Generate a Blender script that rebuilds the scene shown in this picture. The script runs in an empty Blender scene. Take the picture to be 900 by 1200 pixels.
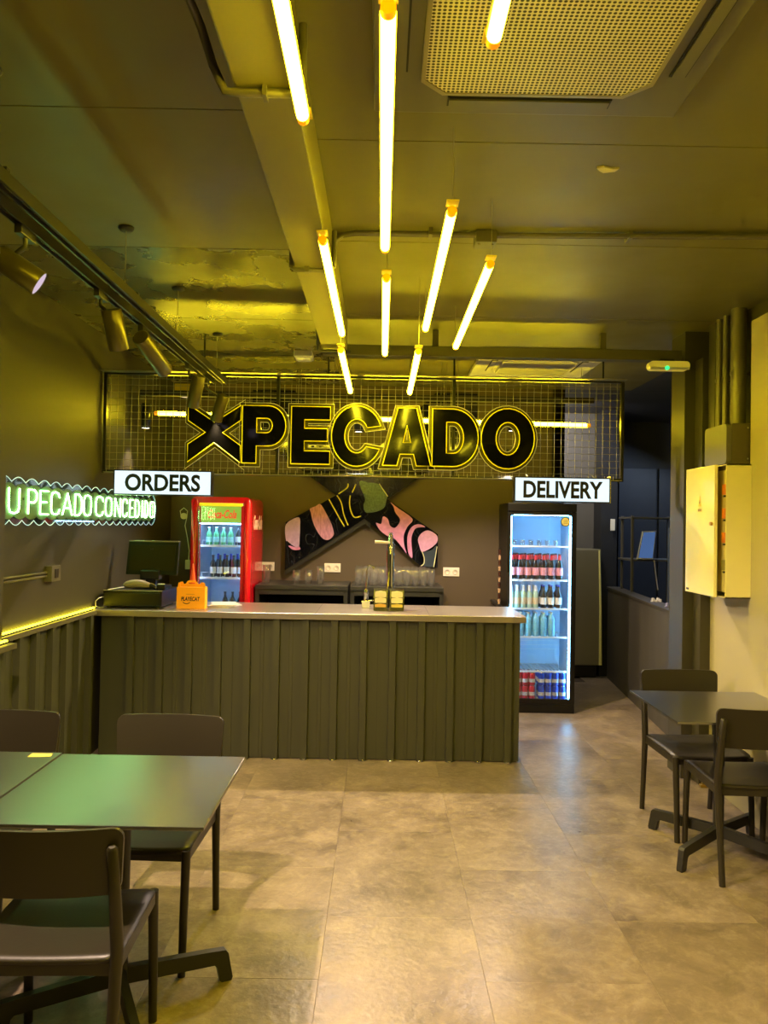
import bpy, bmesh, math, random
from mathutils import Vector, Matrix
random.seed(7)
PI = math.pi
S = bpy.context.scene
COL = S.collection

# ------------------------------------------------------------------ camera
def make_camera():
    cd = bpy.data.cameras.new('camera'); co = bpy.data.objects.new('camera', cd); COL.objects.link(co)
    cd.sensor_fit = 'AUTO'; cd.sensor_width = 36.0; cd.lens = 36.0 * 901 / 1200
    cd.clip_start = 0.02
    th = math.atan(15 / 901); ya = math.atan(3 / 901); ro = math.radians(1.0)
    f = Vector((math.sin(ya) * math.cos(th), math.cos(ya) * math.cos(th), math.sin(th)))
    r0 = f.cross(Vector((0, 0, 1))).normalized(); u0 = r0.cross(f)
    r = math.cos(ro) * r0 + math.sin(ro) * u0
    u = math.cos(ro) * u0 - math.sin(ro) * r0
    m = Matrix((r, u, -f)).transposed().to_4x4()
    m.translation = Vector((0, 0, 1.66))
    co.matrix_world = m
    S.camera = co
make_camera()

# ------------------------------------------------------------------ world, exposure, big lights
S.view_settings.view_transform = 'Standard'; S.view_settings.look = 'None'
S.view_settings.gamma = 1.0; S.view_settings.exposure = 0.0
S.view_settings.use_curve_mapping = False
S.cycles.use_denoising = True
S.cycles.max_bounces = 7; S.cycles.transparent_max_bounces = 16
S.cycles.sample_clamp_indirect = 4.0
w = bpy.data.worlds.new('world'); S.world = w; w.use_nodes = True
bg = w.node_tree.nodes['Background']; bg.inputs[0].default_value = (0.35, 0.33, 0.36, 1); bg.inputs[1].default_value = 0.05

TUBE_POWER = 62.0          # radiance of the yellow tube lamps
SPOT_WARM = (1.0, 0.72, 0.52)

def area(name, loc, rot, sx, sy, power, color, spread=180):
    l = bpy.data.lights.new(name, 'AREA'); l.shape = 'RECTANGLE'; l.size = sx; l.size_y = sy
    l.energy = power; l.color = color; l.spread = math.radians(spread)
    o = bpy.data.objects.new(name, l); COL.objects.link(o); o.location = loc; o.rotation_euler = rot
    return o
def spot(name, loc, target, power, color, cone=80, blend=0.6, radius=0.02):
    l = bpy.data.lights.new(name, 'SPOT'); l.energy = power; l.color = color
    l.spot_size = math.radians(cone); l.spot_blend = blend; l.shadow_soft_size = radius
    o = bpy.data.objects.new(name, l); COL.objects.link(o); o.location = loc
    o.rotation_euler = (Vector(target) - Vector(loc)).to_track_quat('-Z', 'Y').to_euler()
    return o
# unseen fill added behind the camera for soft neutral light
area('camera_side_fill', (0.2, -1.2, 1.7), (PI / 2, 0, PI), 3.2, 2.2, 30, (1.0, 0.86, 0.74))
# bluish light of the room through the opening at the back right
area('back_room_light', (3.6, 8.2, 2.5), (0, math.radians(25), 0), 0.8, 1.2, 16, (0.58, 0.74, 1.0))
# unseen fill added to brighten the corridor, hidden behind the back wall's end
area('corridor_fill', (1.88, 7.95, 2.9), (math.radians(48), 0, 0), 0.2, 0.4, 26, (1.0, 0.90, 0.80))

# ------------------------------------------------------------------ materials
def lin(c):
    c = c / 255.0
    return c / 12.92 if c <= 0.04045 else ((c + 0.055) / 1.055) ** 2.4
def L(rgb): return (lin(rgb[0]), lin(rgb[1]), lin(rgb[2]), 1)
MC = {}
def M(name, rgb, rough=0.5, metal=0.0, emit=None, es=0.0, var=0.12, scale=9.0, bump=0.0, bscale=60.0, coat=0.0, spec=0.5, stretch=None, coords='Object', rvar=0.0):
    if name in MC: return MC[name]
    m = bpy.data.materials.new(name); m.use_nodes = True; nt = m.node_tree; b = nt.nodes['Principled BSDF']
    tc = nt.nodes.new('ShaderNodeTexCoord'); mp = nt.nodes.new('ShaderNodeMapping')
    nt.links.new(tc.outputs[coords], mp.inputs[0])
    if stretch: mp.inputs['Scale'].default_value = stretch
    nz = nt.nodes.new('ShaderNodeTexNoise'); nz.inputs['Scale'].default_value = scale; nz.inputs['Detail'].default_value = 5
    nt.links.new(mp.outputs[0], nz.inputs['Vector'])
    mx = nt.nodes.new('ShaderNodeMix'); mx.data_type = 'RGBA'
    c = L(rgb)
    mx.inputs[6].default_value = (c[0] * (1 - var), c[1] * (1 - var), c[2] * (1 - var), 1)
    mx.inputs[7].default_value = (min(1, c[0] * (1 + var)), min(1, c[1] * (1 + var)), min(1, c[2] * (1 + var)), 1)
    nt.links.new(nz.outputs[0], mx.inputs[0]); nt.links.new(mx.outputs[2], b.inputs['Base Color'])
    b.inputs['Roughness'].default_value = rough; b.inputs['Metallic'].default_value = metal
    b.inputs['Specular IOR Level'].default_value = spec
    b.inputs['Coat Weight'].default_value = coat
    if rvar:
        mr = nt.nodes.new('ShaderNodeMapRange'); mr.inputs[3].default_value = rough - rvar; mr.inputs[4].default_value = rough + rvar
        mr.inputs[1].default_value = 0.3; mr.inputs[2].default_value = 0.7
        nt.links.new(nz.outputs[0], mr.inputs[0]); nt.links.new(mr.outputs[0], b.inputs['Roughness'])
    if emit:
        e = L(emit) if max(emit) > 1.0 else (*emit, 1)
        b.inputs['Emission Color'].default_value = e; b.inputs['Emission Strength'].default_value = es
    if bump:
        n2 = nt.nodes.new('ShaderNodeTexNoise'); n2.inputs['Scale'].default_value = bscale; n2.inputs['Detail'].default_value = 4
        nt.links.new(mp.outputs[0], n2.inputs['Vector'])
        bp = nt.nodes.new('ShaderNodeBump'); bp.inputs['Strength'].default_value = bump; bp.inputs['Distance'].default_value = 0.01
        nt.links.new(n2.outputs[0], bp.inputs['Height']); nt.links.new(bp.outputs[0], b.inputs['Normal'])
    MC[name] = m
    return m
def EM(name, rgb, strength, lo=0.92):
    """a lamp surface; rgb linear; slight procedural unevenness"""
    if name in MC: return MC[name]
    m = bpy.data.materials.new(name); m.use_nodes = True; nt = m.node_tree
    for n in list(nt.nodes): nt.nodes.remove(n)
    o = nt.nodes.new('ShaderNodeOutputMaterial'); e = nt.nodes.new('ShaderNodeEmission')
    nz = nt.nodes.new('ShaderNodeTexNoise'); nz.inputs['Scale'].default_value = 6
    tc = nt.nodes.new('ShaderNodeTexCoord'); nt.links.new(tc.outputs['Object'], nz.inputs['Vector'])
    mr = nt.nodes.new('ShaderNodeMapRange'); mr.inputs[3].default_value = strength * lo; mr.inputs[4].default_value = strength * (2 - lo)
    nt.links.new(nz.outputs[0], mr.inputs[0]); nt.links.new(mr.outputs[0], e.inputs[1])
    e.inputs[0].default_value = (*rgb, 1); nt.links.new(e.outputs[0], o.inputs[0])
    MC[name] = m
    return m
def GL(name, tint=(1, 1, 1), rough=0.02, edge=0.5, body=0.05, diff=None, dfac=0.0):
    """thin clear glass or plastic: transparent with a glossy layer stronger at grazing angles"""
    if name in MC: return MC[name]
    m = bpy.data.materials.new(name); m.use_nodes = True; nt = m.node_tree
    for n in list(nt.nodes): nt.nodes.remove(n)
    o = nt.nodes.new('ShaderNodeOutputMaterial'); t = nt.nodes.new('ShaderNodeBsdfTransparent'); g = nt.nodes.new('ShaderNodeBsdfGlossy')
    t.inputs[0].default_value = (*tint, 1); g.inputs['Roughness'].default_value = rough
    lw = nt.nodes.new('ShaderNodeLayerWeight'); lw.inputs[0].default_value = 0.3
    nz = nt.nodes.new('ShaderNodeTexNoise'); nz.inputs['Scale'].default_value = 30
    mr = nt.nodes.new('ShaderNodeMapRange'); mr.inputs[3].default_value = body; mr.inputs[4].default_value = edge
    nt.links.new(lw.outputs['Facing'], mr.inputs[0])
    mx = nt.nodes.new('ShaderNodeMixShader'); nt.links.new(mr.outputs[0], mx.inputs[0])
    nt.links.new(t.outputs[0], mx.inputs[1]); nt.links.new(g.outputs[0], mx.inputs[2])
    last = mx
    if diff:
        d = nt.nodes.new('ShaderNodeBsdfTranslucent'); d.inputs[0].default_value = (*diff, 1)
        m2 = nt.nodes.new('ShaderNodeMixShader'); m2.inputs[0].default_value = dfac
        nt.links.new(mx.outputs[0], m2.inputs[1]); nt.links.new(d.outputs[0], m2.inputs[2]); last = m2
    nt.links.new(last.outputs[0], o.inputs[0])
    MC[name] = m
    return m

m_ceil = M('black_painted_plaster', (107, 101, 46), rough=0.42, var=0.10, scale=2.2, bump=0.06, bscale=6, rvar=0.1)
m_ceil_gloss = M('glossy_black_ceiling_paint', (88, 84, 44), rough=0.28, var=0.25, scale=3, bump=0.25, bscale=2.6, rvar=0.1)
m_beam = M('painted_beam_olive_grey', (116, 109, 52), rough=0.4, var=0.06, scale=3)
m_steelbeam = M('painted_steel_beam', (88, 84, 62), rough=0.45, var=0.1)
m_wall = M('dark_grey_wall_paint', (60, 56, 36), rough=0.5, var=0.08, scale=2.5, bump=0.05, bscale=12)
m_wall_back = M('brown_grey_wall_paint', (77, 65, 49), rough=0.5, var=0.06, scale=2.5, bump=0.04, bscale=12)
m_wall_blue = M('dark_back_room_paint', (62, 64, 70), rough=0.5, var=0.12, scale=2)
m_scuffed = M('scuffed_concrete_half_wall', (78, 74, 66), rough=0.5, var=0.28, scale=5, stretch=(1, 1, 0.25), bump=0.08)
m_cladding = M('pale_wall_board', (168, 158, 122), rough=0.55, var=0.05, scale=1.5, bump=0.03)
m_corr = M('dark_corrugated_steel', (66, 66, 47), rough=0.42, var=0.14, scale=3.2, stretch=(6, 6, 0.5), metal=0.15)
m_worktop = M('brushed_stainless_steel', (204, 194, 182), rough=0.30, metal=0.9, var=0.08, scale=5, stretch=(2, 20, 20), bump=0.02)
m_steel_dull = M('dull_stainless_door', (150, 144, 118), rough=0.34, metal=0.5, var=0.1, scale=2, stretch=(1, 1, 0.3), bump=0.1, bscale=3)
m_blackmetal = M('black_powder_coat', (34, 33, 31), rough=0.4, var=0.1)
m_blackframe = M('black_mesh_frame', (22, 21, 14), rough=0.3, var=0.1)
m_wire = M('galvanised_dark_wire', (158, 152, 126), rough=0.35, metal=0.5, var=0.1)
m_plastic_chair = M('matt_black_chair_plastic', (38, 33, 21), rough=0.42, var=0.08, bump=0.03, bscale=90)
m_table = M('black_laminate_table_top', (30, 32, 30), rough=0.27, var=0.06, spec=0.9)
m_table.node_tree.nodes['Principled BSDF'].inputs['Coat Weight'].default_value = 1.0
m_table.node_tree.nodes['Principled BSDF'].inputs['Coat IOR'].default_value = 2.5
m_table.node_tree.nodes['Principled BSDF'].inputs['Coat Roughness'].default_value = 0.3
m_tablebase = M('black_cast_table_base', (38, 37, 35), rough=0.42, var=0.08)
m_chrome = M('chrome', (215, 215, 212), rough=0.12, metal=1.0, var=0.03)
m_bronze = M('painted_bronze_spot_body', (92, 84, 46), rough=0.32, metal=0.45, var=0.05)
m_trackm = M('black_track_rail', (50, 48, 42), rough=0.35, metal=0.2, var=0.08)
m_trackcopper = M('bare_track_conductor', (190, 184, 160), rough=0.25, metal=0.9, var=0.05)
m_white = M('white_plastic', (225, 222, 214), rough=0.4, var=0.03)
m_outlet = M('white_socket_plastic', (226, 214, 196), rough=0.35, var=0.03)
m_black = M('black_satin', (15, 14, 11), rough=0.3, var=0.1)
m_blackgloss = M('black_gloss', (26, 24, 8), rough=0.45, var=0.05, spec=0.15)
m_dark = M('deep_black_lining', (10, 10, 10), rough=0.7, var=0.1)
m_conduit = M('painted_conduit', (104, 99, 84), rough=0.38, metal=0.2, var=0.08)
m_glass = GL('clear_glass', edge=0.55, body=0.04)
m_tumbler = GL('tumbler_glass', edge=1.0, body=0.06, rough=0.06, diff=(0.95, 0.93, 0.82), dfac=0.07)
m_acrylic = GL('clear_acrylic', (0.80, 0.92, 0.98), edge=0.35, body=0.05)
m_tubecore = EM('yellow_led_tube', (1.0, 0.80, 0.020), TUBE_POWER)
m_tubesleeve = GL('yellow_tube_sleeve', (1.0, 0.97, 0.85), edge=0.12, body=0.02, diff=(1.0, 0.72, 0.01), dfac=0.08)
m_amber = M('amber_end_cap', (240, 140, 10), rough=0.3, emit=(1.0, 0.32, 0.0), es=0.7)
m_clip = M('yellow_tinted_clip', (215, 190, 60), rough=0.35)
m_ledstrip = EM('yellow_led_strip', (1.0, 0.80, 0.02), 14.0)
m_signwhite = EM('white_lightbox_face', (0.80, 0.96, 1.0), 1.15)
m_letter_black = M('black_sign_lettering', (12, 13, 16), rough=0.5)

def floor_material():
    m = bpy.data.materials.new('brown_concrete_look_tile'); m.use_nodes = True; nt = m.node_tree; b = nt.nodes['Principled BSDF']
    g = nt.nodes.new('ShaderNodeNewGeometry'); oi = nt.nodes.new('ShaderNodeObjectInfo')
    add = nt.nodes.new('ShaderNodeVectorMath'); add.operation = 'ADD'
    sc = nt.nodes.new('ShaderNodeVectorMath'); sc.operation = 'SCALE'; sc.inputs[0].default_value = (13.0, 7.0, 3.0)
    nt.links.new(oi.outputs['Random'], sc.inputs['Scale']); nt.links.new(g.outputs['Position'], add.inputs[0]); nt.links.new(sc.outputs[0], add.inputs[1])
    n1 = nt.nodes.new('ShaderNodeTexNoise'); n1.inputs['Scale'].default_value = 3.4; n1.inputs['Detail'].default_value = 12; n1.inputs['Roughness'].default_value = 0.74; n1.inputs['Distortion'].default_value = 0.4
    n2 = nt.nodes.new('ShaderNodeTexNoise'); n2.inputs['Scale'].default_value = 38; n2.inputs['Detail'].default_value = 6
    n3 = nt.nodes.new('ShaderNodeTexNoise'); n3.inputs['Scale'].default_value = 17; n3.inputs['Detail'].default_value = 10; n3.inputs['Roughness'].default_value = 0.7; n3.inputs['Distortion'].default_value = 0.5
    for n in (n1, n2, n3): nt.links.new(add.outputs[0], n.inputs['Vector'])
    r = nt.nodes.new('ShaderNodeValToRGB'); e = r.color_ramp.elements
    e[0].position = 0.30; e[0].color = L((88, 77, 64)); e[1].position = 0.70; e[1].color = L((148, 132, 110))
    x = e.new(0.5); x.color = L((120, 106, 88))
    nt.links.new(n1.outputs[0], r.inputs[0])
    r3 = nt.nodes.new('ShaderNodeValToRGB'); r3.color_ramp.elements[0].position = 0.48; r3.color_ramp.elements[1].position = 0.70
    nt.links.new(n3.outputs[0], r3.inputs[0])
    mx = nt.nodes.new('ShaderNodeMix'); mx.data_type = 'RGBA'; mx.inputs[7].default_value = L((182, 168, 144))
    mul = nt.nodes.new('ShaderNodeMath'); mul.operation = 'MULTIPLY'; mul.inputs[1].default_value = 0.30
    nt.links.new(r3.outputs[0], mul.inputs[0]); nt.links.new(mul.outputs[0], mx.inputs[0]); nt.links.new(r.outputs[0], mx.inputs[6])
    m2 = nt.nodes.new('ShaderNodeMix'); m2.data_type = 'RGBA'; m2.blend_type = 'MULTIPLY'; m2.inputs[0].default_value = 1
    mr = nt.nodes.new('ShaderNodeMapRange'); mr.inputs[3].default_value = 0.93; mr.inputs[4].default_value = 1.05
    nt.links.new(oi.outputs['Random'], mr.inputs[0]); nt.links.new(mx.outputs[2], m2.inputs[6]); nt.links.new(mr.outputs[0], m2.inputs[7])
    nt.links.new(m2.outputs[2], b.inputs['Base Color'])
    rr = nt.nodes.new('ShaderNodeMapRange'); rr.inputs[1].default_value = 0.3; rr.inputs[2].default_value = 0.7; rr.inputs[3].default_value = 0.27; rr.inputs[4].default_value = 0.45
    nt.links.new(n1.outputs[0], rr.inputs[0]); nt.links.new(rr.outputs[0], b.inputs['Roughness'])
    bp = nt.nodes.new('ShaderNodeBump'); bp.inputs['Strength'].default_value = 0.5; bp.inputs['Distance'].default_value = 0.004
    nt.links.new(n2.outputs[0], bp.inputs['Height']); nt.links.new(bp.outputs[0], b.inputs['Normal'])
    return m
m_floor = floor_material()

# ------------------------------------------------------------------ scene graph helpers
def world_off(p):
    v = Vector((0, 0, 0))
    while p is not None:
        v = v + Vector(p.location); p = p.parent
    return v
def tag(o, label=None, cat=None, group=None, kind=None):
    if label: o['label'] = label
    if cat: o['category'] = cat
    if group: o['group'] = group
    if kind: o['kind'] = kind
    return o
def thing(name, label, cat, loc=(0, 0, 0), rz=0.0, group=None):
    o = bpy.data.objects.new(name, None); COL.objects.link(o); o.location = loc; o.rotation_euler = (0, 0, rz)
    o.empty_display_size = 0.05
    return tag(o, label, cat, group)
def link_mesh(name, me, mat, parent=None, smooth=False):
    if mat is not None:
        me.materials.clear(); me.materials.append(mat)
    if smooth:
        for p in me.polygons: p.use_smooth = True
    o = bpy.data.objects.new(name, me); COL.objects.link(o)
    if parent is not None: o.parent = parent
    return o
def copy_tree(o, parent=None):
    c = o.copy(); COL.objects.link(c)
    if parent is not None: c.parent = parent
    for ch in list(o.children): copy_tree(ch, c)
    return c
def place(proto, loc, rz, label, first=False, scale=None):
    o = proto if first else copy_tree(proto)
    o.location = loc; o.rotation_euler = (0, 0, rz); o['label'] = label
    if scale: o.scale = scale
    return o

class MB:
    def __init__(s): s.v = []; s.f = []; s.sm = []
    def add(s, vs, fs, smooth=False):
        n = len(s.v); s.v += [tuple(v) for v in vs]; s.f += [tuple(i + n for i in f) for f in fs]; s.sm += [smooth] * len(fs)
        return s
    def box(s, x0, x1, y0, y1, z0, z1):
        vs = [(x, y, z) for x in (x0, x1) for y in (y0, y1) for z in (z0, z1)]
        return s.add(vs, [(0, 1, 3, 2), (4, 6, 7, 5), (0, 4, 5, 1), (2, 3, 7, 6), (0, 2, 6, 4), (1, 5, 7, 3)])
    def cbox(s, x0, x1, y0, y1, z0, z1, c=0.004):
        """box with chamfered edges"""
        bm = bmesh.new(); bmesh.ops.create_cube(bm, size=1)
        for v in bm.verts: v.co = Vector(((x0 + x1) / 2 + v.co.x * (x1 - x0), (y0 + y1) / 2 + v.co.y * (y1 - y0), (z0 + z1) / 2 + v.co.z * (z1 - z0)))
        bmesh.ops.bevel(bm, geom=bm.edges[:], offset=c, segments=2, affect='EDGES', profile=0.6)
        bm.verts.index_update()
        s.add([v.co for v in bm.verts], [[v.index for v in f.verts] for f in bm.faces]); bm.free(); return s
    def tube(s, pts, r, n=10, r2=None, cap=True):
        pts = [Vector(p) for p in pts]; k = len(pts); rings = []
        rad = [r if r2 is None else r + (r2 - r) * i / (k - 1) for i in range(k)] if not isinstance(r, (list, tuple)) else r
        prev = None
        for i, p in enumerate(pts):
            d = (pts[min(i + 1, k - 1)] - pts[max(i - 1, 0)])
            if d.length < 1e-9: d = Vector((0, 0, 1))
            d.normalize()
            if prev is None:
                a = Vector((0, 0, 1)) if abs(d.z) < 0.9 else Vector((1, 0, 0)); x = d.cross(a).normalized()
            else:
                x = prev - d * prev.dot(d)
                if x.length < 0.05: x = prev_y - d * prev_y.dot(d)
                x.normalize()
            prev = x; y = d.cross(x); prev_y = y
            rings.append([p + (x * math.cos(2 * PI * j / n) + y * math.sin(2 * PI * j / n)) * rad[i] for j in range(n)])
        vs = [q for rg in rings for q in rg]; fs = []
        for i in range(k - 1):
            for j in range(n):
                fs.append((i * n + j, i * n + (j + 1) % n, (i + 1) * n + (j + 1) % n, (i + 1) * n + j))
        s.add(vs, fs, True)
        if cap:
            s.add(rings[0], [tuple(range(n))[::-1]]); s.add(rings[-1], [tuple(range(n))])
        return s
    def lathe(s, prof, c=(0, 0, 0), n=16, smooth=True):
        c = Vector(c); vs = []; fs = []
        for (r, z) in prof:
            for j in range(n): vs.append(c + Vector((r * math.cos(2 * PI * j / n), r * math.sin(2 * PI * j / n), z)))
        for i in range(len(prof) - 1):
            for j in range(n): fs.append((i * n + j, i * n + (j + 1) % n, (i + 1) * n + (j + 1) % n, (i + 1) * n + j))
        return s.add(vs, fs, smooth)
    def prism(s, poly, axis, a, b, smooth=False):
        """polygon in the plane across axis, extruded from a to b; poly 2D: x-axis->(y,z), y->(x,z), z->(x,y)"""
        def P(p, t): return (t, p[0], p[1]) if axis == 'x' else (p[0], t, p[1]) if axis == 'y' else (p[0], p[1], t)
        n = len(poly); vs = [P(p, a) for p in poly] + [P(p, b) for p in poly]
        s.add(vs, [tuple(range(n))[::-1], tuple(range(n, 2 * n))])
        s.add(vs, [(i, (i + 1) % n, n + (i + 1) % n, n + i) for i in range(n)], smooth); return s
    def mesh(s, name, off=Vector((0, 0, 0))):
        me = bpy.data.meshes.new(name); me.from_pydata([tuple(Vector(v) - off) for v in s.v], [], s.f)
        me.polygons.foreach_set('use_smooth', s.sm)
        bm = bmesh.new(); bm.from_mesh(me); bmesh.ops.recalc_face_normals(bm, faces=bm.faces); bm.to_mesh(me); bm.free()
        me.update(); return me
    def build(s, name, mat, parent=None, local=False, label=None):
        off = Vector((0, 0, 0)) if local else world_off(parent)
        o = link_mesh(name, s.mesh(name, off), mat, parent)
        if label: o['label'] = label
        return o
    def struct(s, name, mat, parent=None):
        o = s.build(name, mat, parent)
        if parent is None: o['kind'] = 'structure'
        return o
def B(*a): return MB().box(*a)
def CB(*a, c=0.004): return MB().cbox(*a, c=c)

def curve_mesh(name, loops, ext):
    """filled 2D outline(s) with holes, in the xz plane, facing -y, thickness ext (front at y=0)"""
    cu = bpy.data.curves.new(name, 'CURVE'); cu.dimensions = '2D'; cu.fill_mode = 'BOTH'; cu.extrude = ext / 2
    for lp in loops:
        sp = cu.splines.new('POLY'); sp.points.add(len(lp) - 1); sp.use_cyclic_u = True
        for i, p in enumerate(lp): sp.points[i].co = (p[0], p[1], 0, 1)
    ob = bpy.data.objects.new(name, cu); COL.objects.link(ob)
    me = bpy.data.meshes.new_from_object(ob.evaluated_get(bpy.context.evaluated_depsgraph_get()))
    bpy.data.objects.remove(ob); bpy.data.curves.remove(cu)
    me.transform(Matrix(((1, 0, 0, 0), (0, 0, -1, ext / 2), (0, 1, 0, 0), (0, 0, 0, 1))))
    me.name = name; return me
def text_mesh(name, txt, wd, ht, ext=0.002, bold=0.0, shear=0.0):
    """lettering fitted to wd x ht, centred, in the xz plane facing -y"""
    cu = bpy.data.curves.new(name, 'FONT'); cu.body = txt; cu.extrude = 0.01; cu.offset = bold; cu.shear = shear; cu.resolution_u = 4
    ob = bpy.data.objects.new(name, cu); COL.objects.link(ob)
    me = bpy.data.meshes.new_from_object(ob.evaluated_get(bpy.context.evaluated_depsgraph_get()))
    bpy.data.objects.remove(ob); bpy.data.curves.remove(cu)
    xs = [v.co.x for v in me.vertices]; ys = [v.co.y for v in me.vertices]
    cx, cy = (min(xs) + max(xs)) / 2, (min(ys) + max(ys)) / 2; sx = wd / (max(xs) - min(xs)); sy = ht / (max(ys) - min(ys)); sz = ext / 0.02
    for v in me.vertices:
        x, y, z = v.co; v.co = ((x - cx) * sx, -z * sz, (y - cy) * sy)
    me.name = name; return me
def put_text(name, txt, mat, parent, loc, wd, ht, rot=0.0, label=None, **k):
    """loc in world coordinates; rot turns the text about the vertical axis"""
    me = text_mesh(name, txt, wd, ht, **k)
    me.transform(Matrix.Translation(Vector(loc) - world_off(parent)) @ Matrix.Rotation(rot, 4, 'Z'))
    o = link_mesh(name, me, mat, parent)
    if label: o['label'] = label
    return o
def arc(cx, cy, rx, ry, a0, a1, n=14):
    return [(cx + rx * math.cos(math.radians(a0 + (a1 - a0) * i / n)), cy + ry * math.sin(math.radians(a0 + (a1 - a0) * i / n))) for i in range(n + 1)]
def rrect(x0, x1, y0, y1, r, n=5):
    return arc(x1 - r, y1 - r, r, r, 0, 90, n) + arc(x0 + r, y1 - r, r, r, 90, 180, n) + arc(x0 + r, y0 + r, r, r, 180, 270, n) + arc(x1 - r, y0 + r, r, r, 270, 360, n)
ORD = ['first', 'second', 'third', 'fourth', 'fifth', 'sixth', 'seventh', 'eighth', 'ninth', 'tenth', 'eleventh', 'twelfth', 'thirteenth', 'fourteenth', 'fifteenth', 'sixteenth', 'seventeenth', 'eighteenth', 'nineteenth', 'twentieth']
def nth(i, n): return 'leftmost' if i == 0 else 'rightmost' if i == n - 1 else ORD[i] + ' from the left'

# ================================================================== THE SETTING
XL, XR, ZC = -2.03, 2.2, 3.0
YB = 7.42
# floor: sub-slab with loose-laid tiles, each a part
fl = B(-2.4, 4.2, -1.6, 10.2, -0.12, -0.012).struct('floor', M('floor_adhesive', (74, 64, 52), rough=0.8))
tile_me = CB(-0.3046, 0.3046, -0.4566, 0.4566, -0.012, 0.0, c=0.0008).mesh('tile'); tile_me.materials.append(m_floor)
for i in range(-4, 5):
    for j in range(-1, 9):
        x = -0.2 + 0.61 * i + 0.305
        y = (0.54 if i % 2 == 0 else 0.09) + 0.914 * j + 0.457
        if x > 3.2 or x < -2.5: continue
        t = bpy.data.objects.new('tile', tile_me); COL.objects.link(t); t.parent = fl
        t.location = (x, y, random.uniform(-0.0006, 0.0))

# ceiling: plaster boards with open joints, each a part
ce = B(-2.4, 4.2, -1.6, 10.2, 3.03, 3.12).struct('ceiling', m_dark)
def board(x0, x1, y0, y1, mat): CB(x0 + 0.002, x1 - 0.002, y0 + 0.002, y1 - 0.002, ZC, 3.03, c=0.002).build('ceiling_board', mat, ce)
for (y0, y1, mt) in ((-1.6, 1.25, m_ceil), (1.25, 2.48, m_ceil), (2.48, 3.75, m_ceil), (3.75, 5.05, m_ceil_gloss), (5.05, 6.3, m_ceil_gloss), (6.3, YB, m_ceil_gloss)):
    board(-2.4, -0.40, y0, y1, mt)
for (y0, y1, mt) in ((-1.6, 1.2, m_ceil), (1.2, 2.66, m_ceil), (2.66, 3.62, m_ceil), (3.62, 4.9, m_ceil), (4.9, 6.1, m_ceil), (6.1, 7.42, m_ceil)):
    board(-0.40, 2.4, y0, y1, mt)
board(1.75, 4.2, 7.42, 10.2, m_wall_blue); board(2.4, 4.2, -1.6, 7.42, m_wall_blue)

# long boxed beam and the cross beam above the counter
CB(-0.405, -0.245, -1.6, 5.06, 2.80, 3.0, c=0.006).struct('ceiling_beam', m_beam)
cb = MB(); cb.cbox(-0.42, 2.24, 5.22, 5.30, 2.815, 2.885, c=0.004); cb.cbox(-0.42, 2.24, 5.29, 5.34, 2.83, 2.84, c=0.002)
cb.struct('cross_beam', m_steelbeam)
for x in (0.35, 1.5): CB(x - 0.02, x + 0.02, 5.24, 5.28, 2.885, 3.0, c=0.003).struct('cross_beam_hanger', m_steelbeam)

# left wall: nearer part steps into the room
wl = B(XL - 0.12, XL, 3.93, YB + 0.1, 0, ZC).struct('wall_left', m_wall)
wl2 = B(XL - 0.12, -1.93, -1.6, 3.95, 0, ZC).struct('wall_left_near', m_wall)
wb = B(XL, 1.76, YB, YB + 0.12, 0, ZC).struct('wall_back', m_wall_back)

def corrugated(p0, p1, z0, z1, out, first, name, parent, mat, pitch=0.2047, rw=0.046, dep=0.036, e=0.003):
    """folded sheet from p0 to p1 (xy), ribs standing out along `out`; `first` = distance of the first rib centre"""
    p0 = Vector((*p0, 0)); p1 = Vector((*p1, 0)); d = (p1 - p0); Ln = d.length; d.normalize(); o = Vector((*out, 0))
    prof = [(0, 0)]
    c = first
    while c + rw / 2 + e < Ln:
        if c - rw / 2 - e > 0:
            prof += [(c - rw / 2 - e, 0), (c - rw / 2, dep), (c + rw / 2, dep), (c + rw / 2 + e, 0)]
            mid = c + pitch / 2
            if mid + 0.02 < Ln: prof += [(mid - 0.014, 0), (mid - 0.010, 0.003), (mid + 0.010, 0.003), (mid + 0.014, 0)]
        c += pitch
    prof.append((Ln, 0))
    mb = MB(); n = len(prof); th = 0.004
    front = [[p0 + d * a + o * b + Vector((0, 0, z)) for (a, b) in prof] for z in (z0, z1)]
    back = [[p0 + d * a + o * (b - th) + Vector((0, 0, z)) for (a, b) in prof] for z in (z0, z1)]
    vs = front[0] + front[1] + back[0] + back[1]; fs = []
    for i in range(n - 1):
        fs += [(i, i + 1, n + i + 1, n + i), (2 * n + i, 3 * n + i, 3 * n + i + 1, 2 * n + i + 1), (i, 2 * n + i, 2 * n + i + 1, i + 1), (n + i, n + i + 1, 3 * n + i + 1, 3 * n + i)]
    fs += [(0, n, 3 * n, 2 * n), (n - 1, 3 * n - 1, 4 * n - 1, 2 * n - 1)]
    mb.add(vs, fs)
    return mb.build(name, mat, parent)
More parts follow.
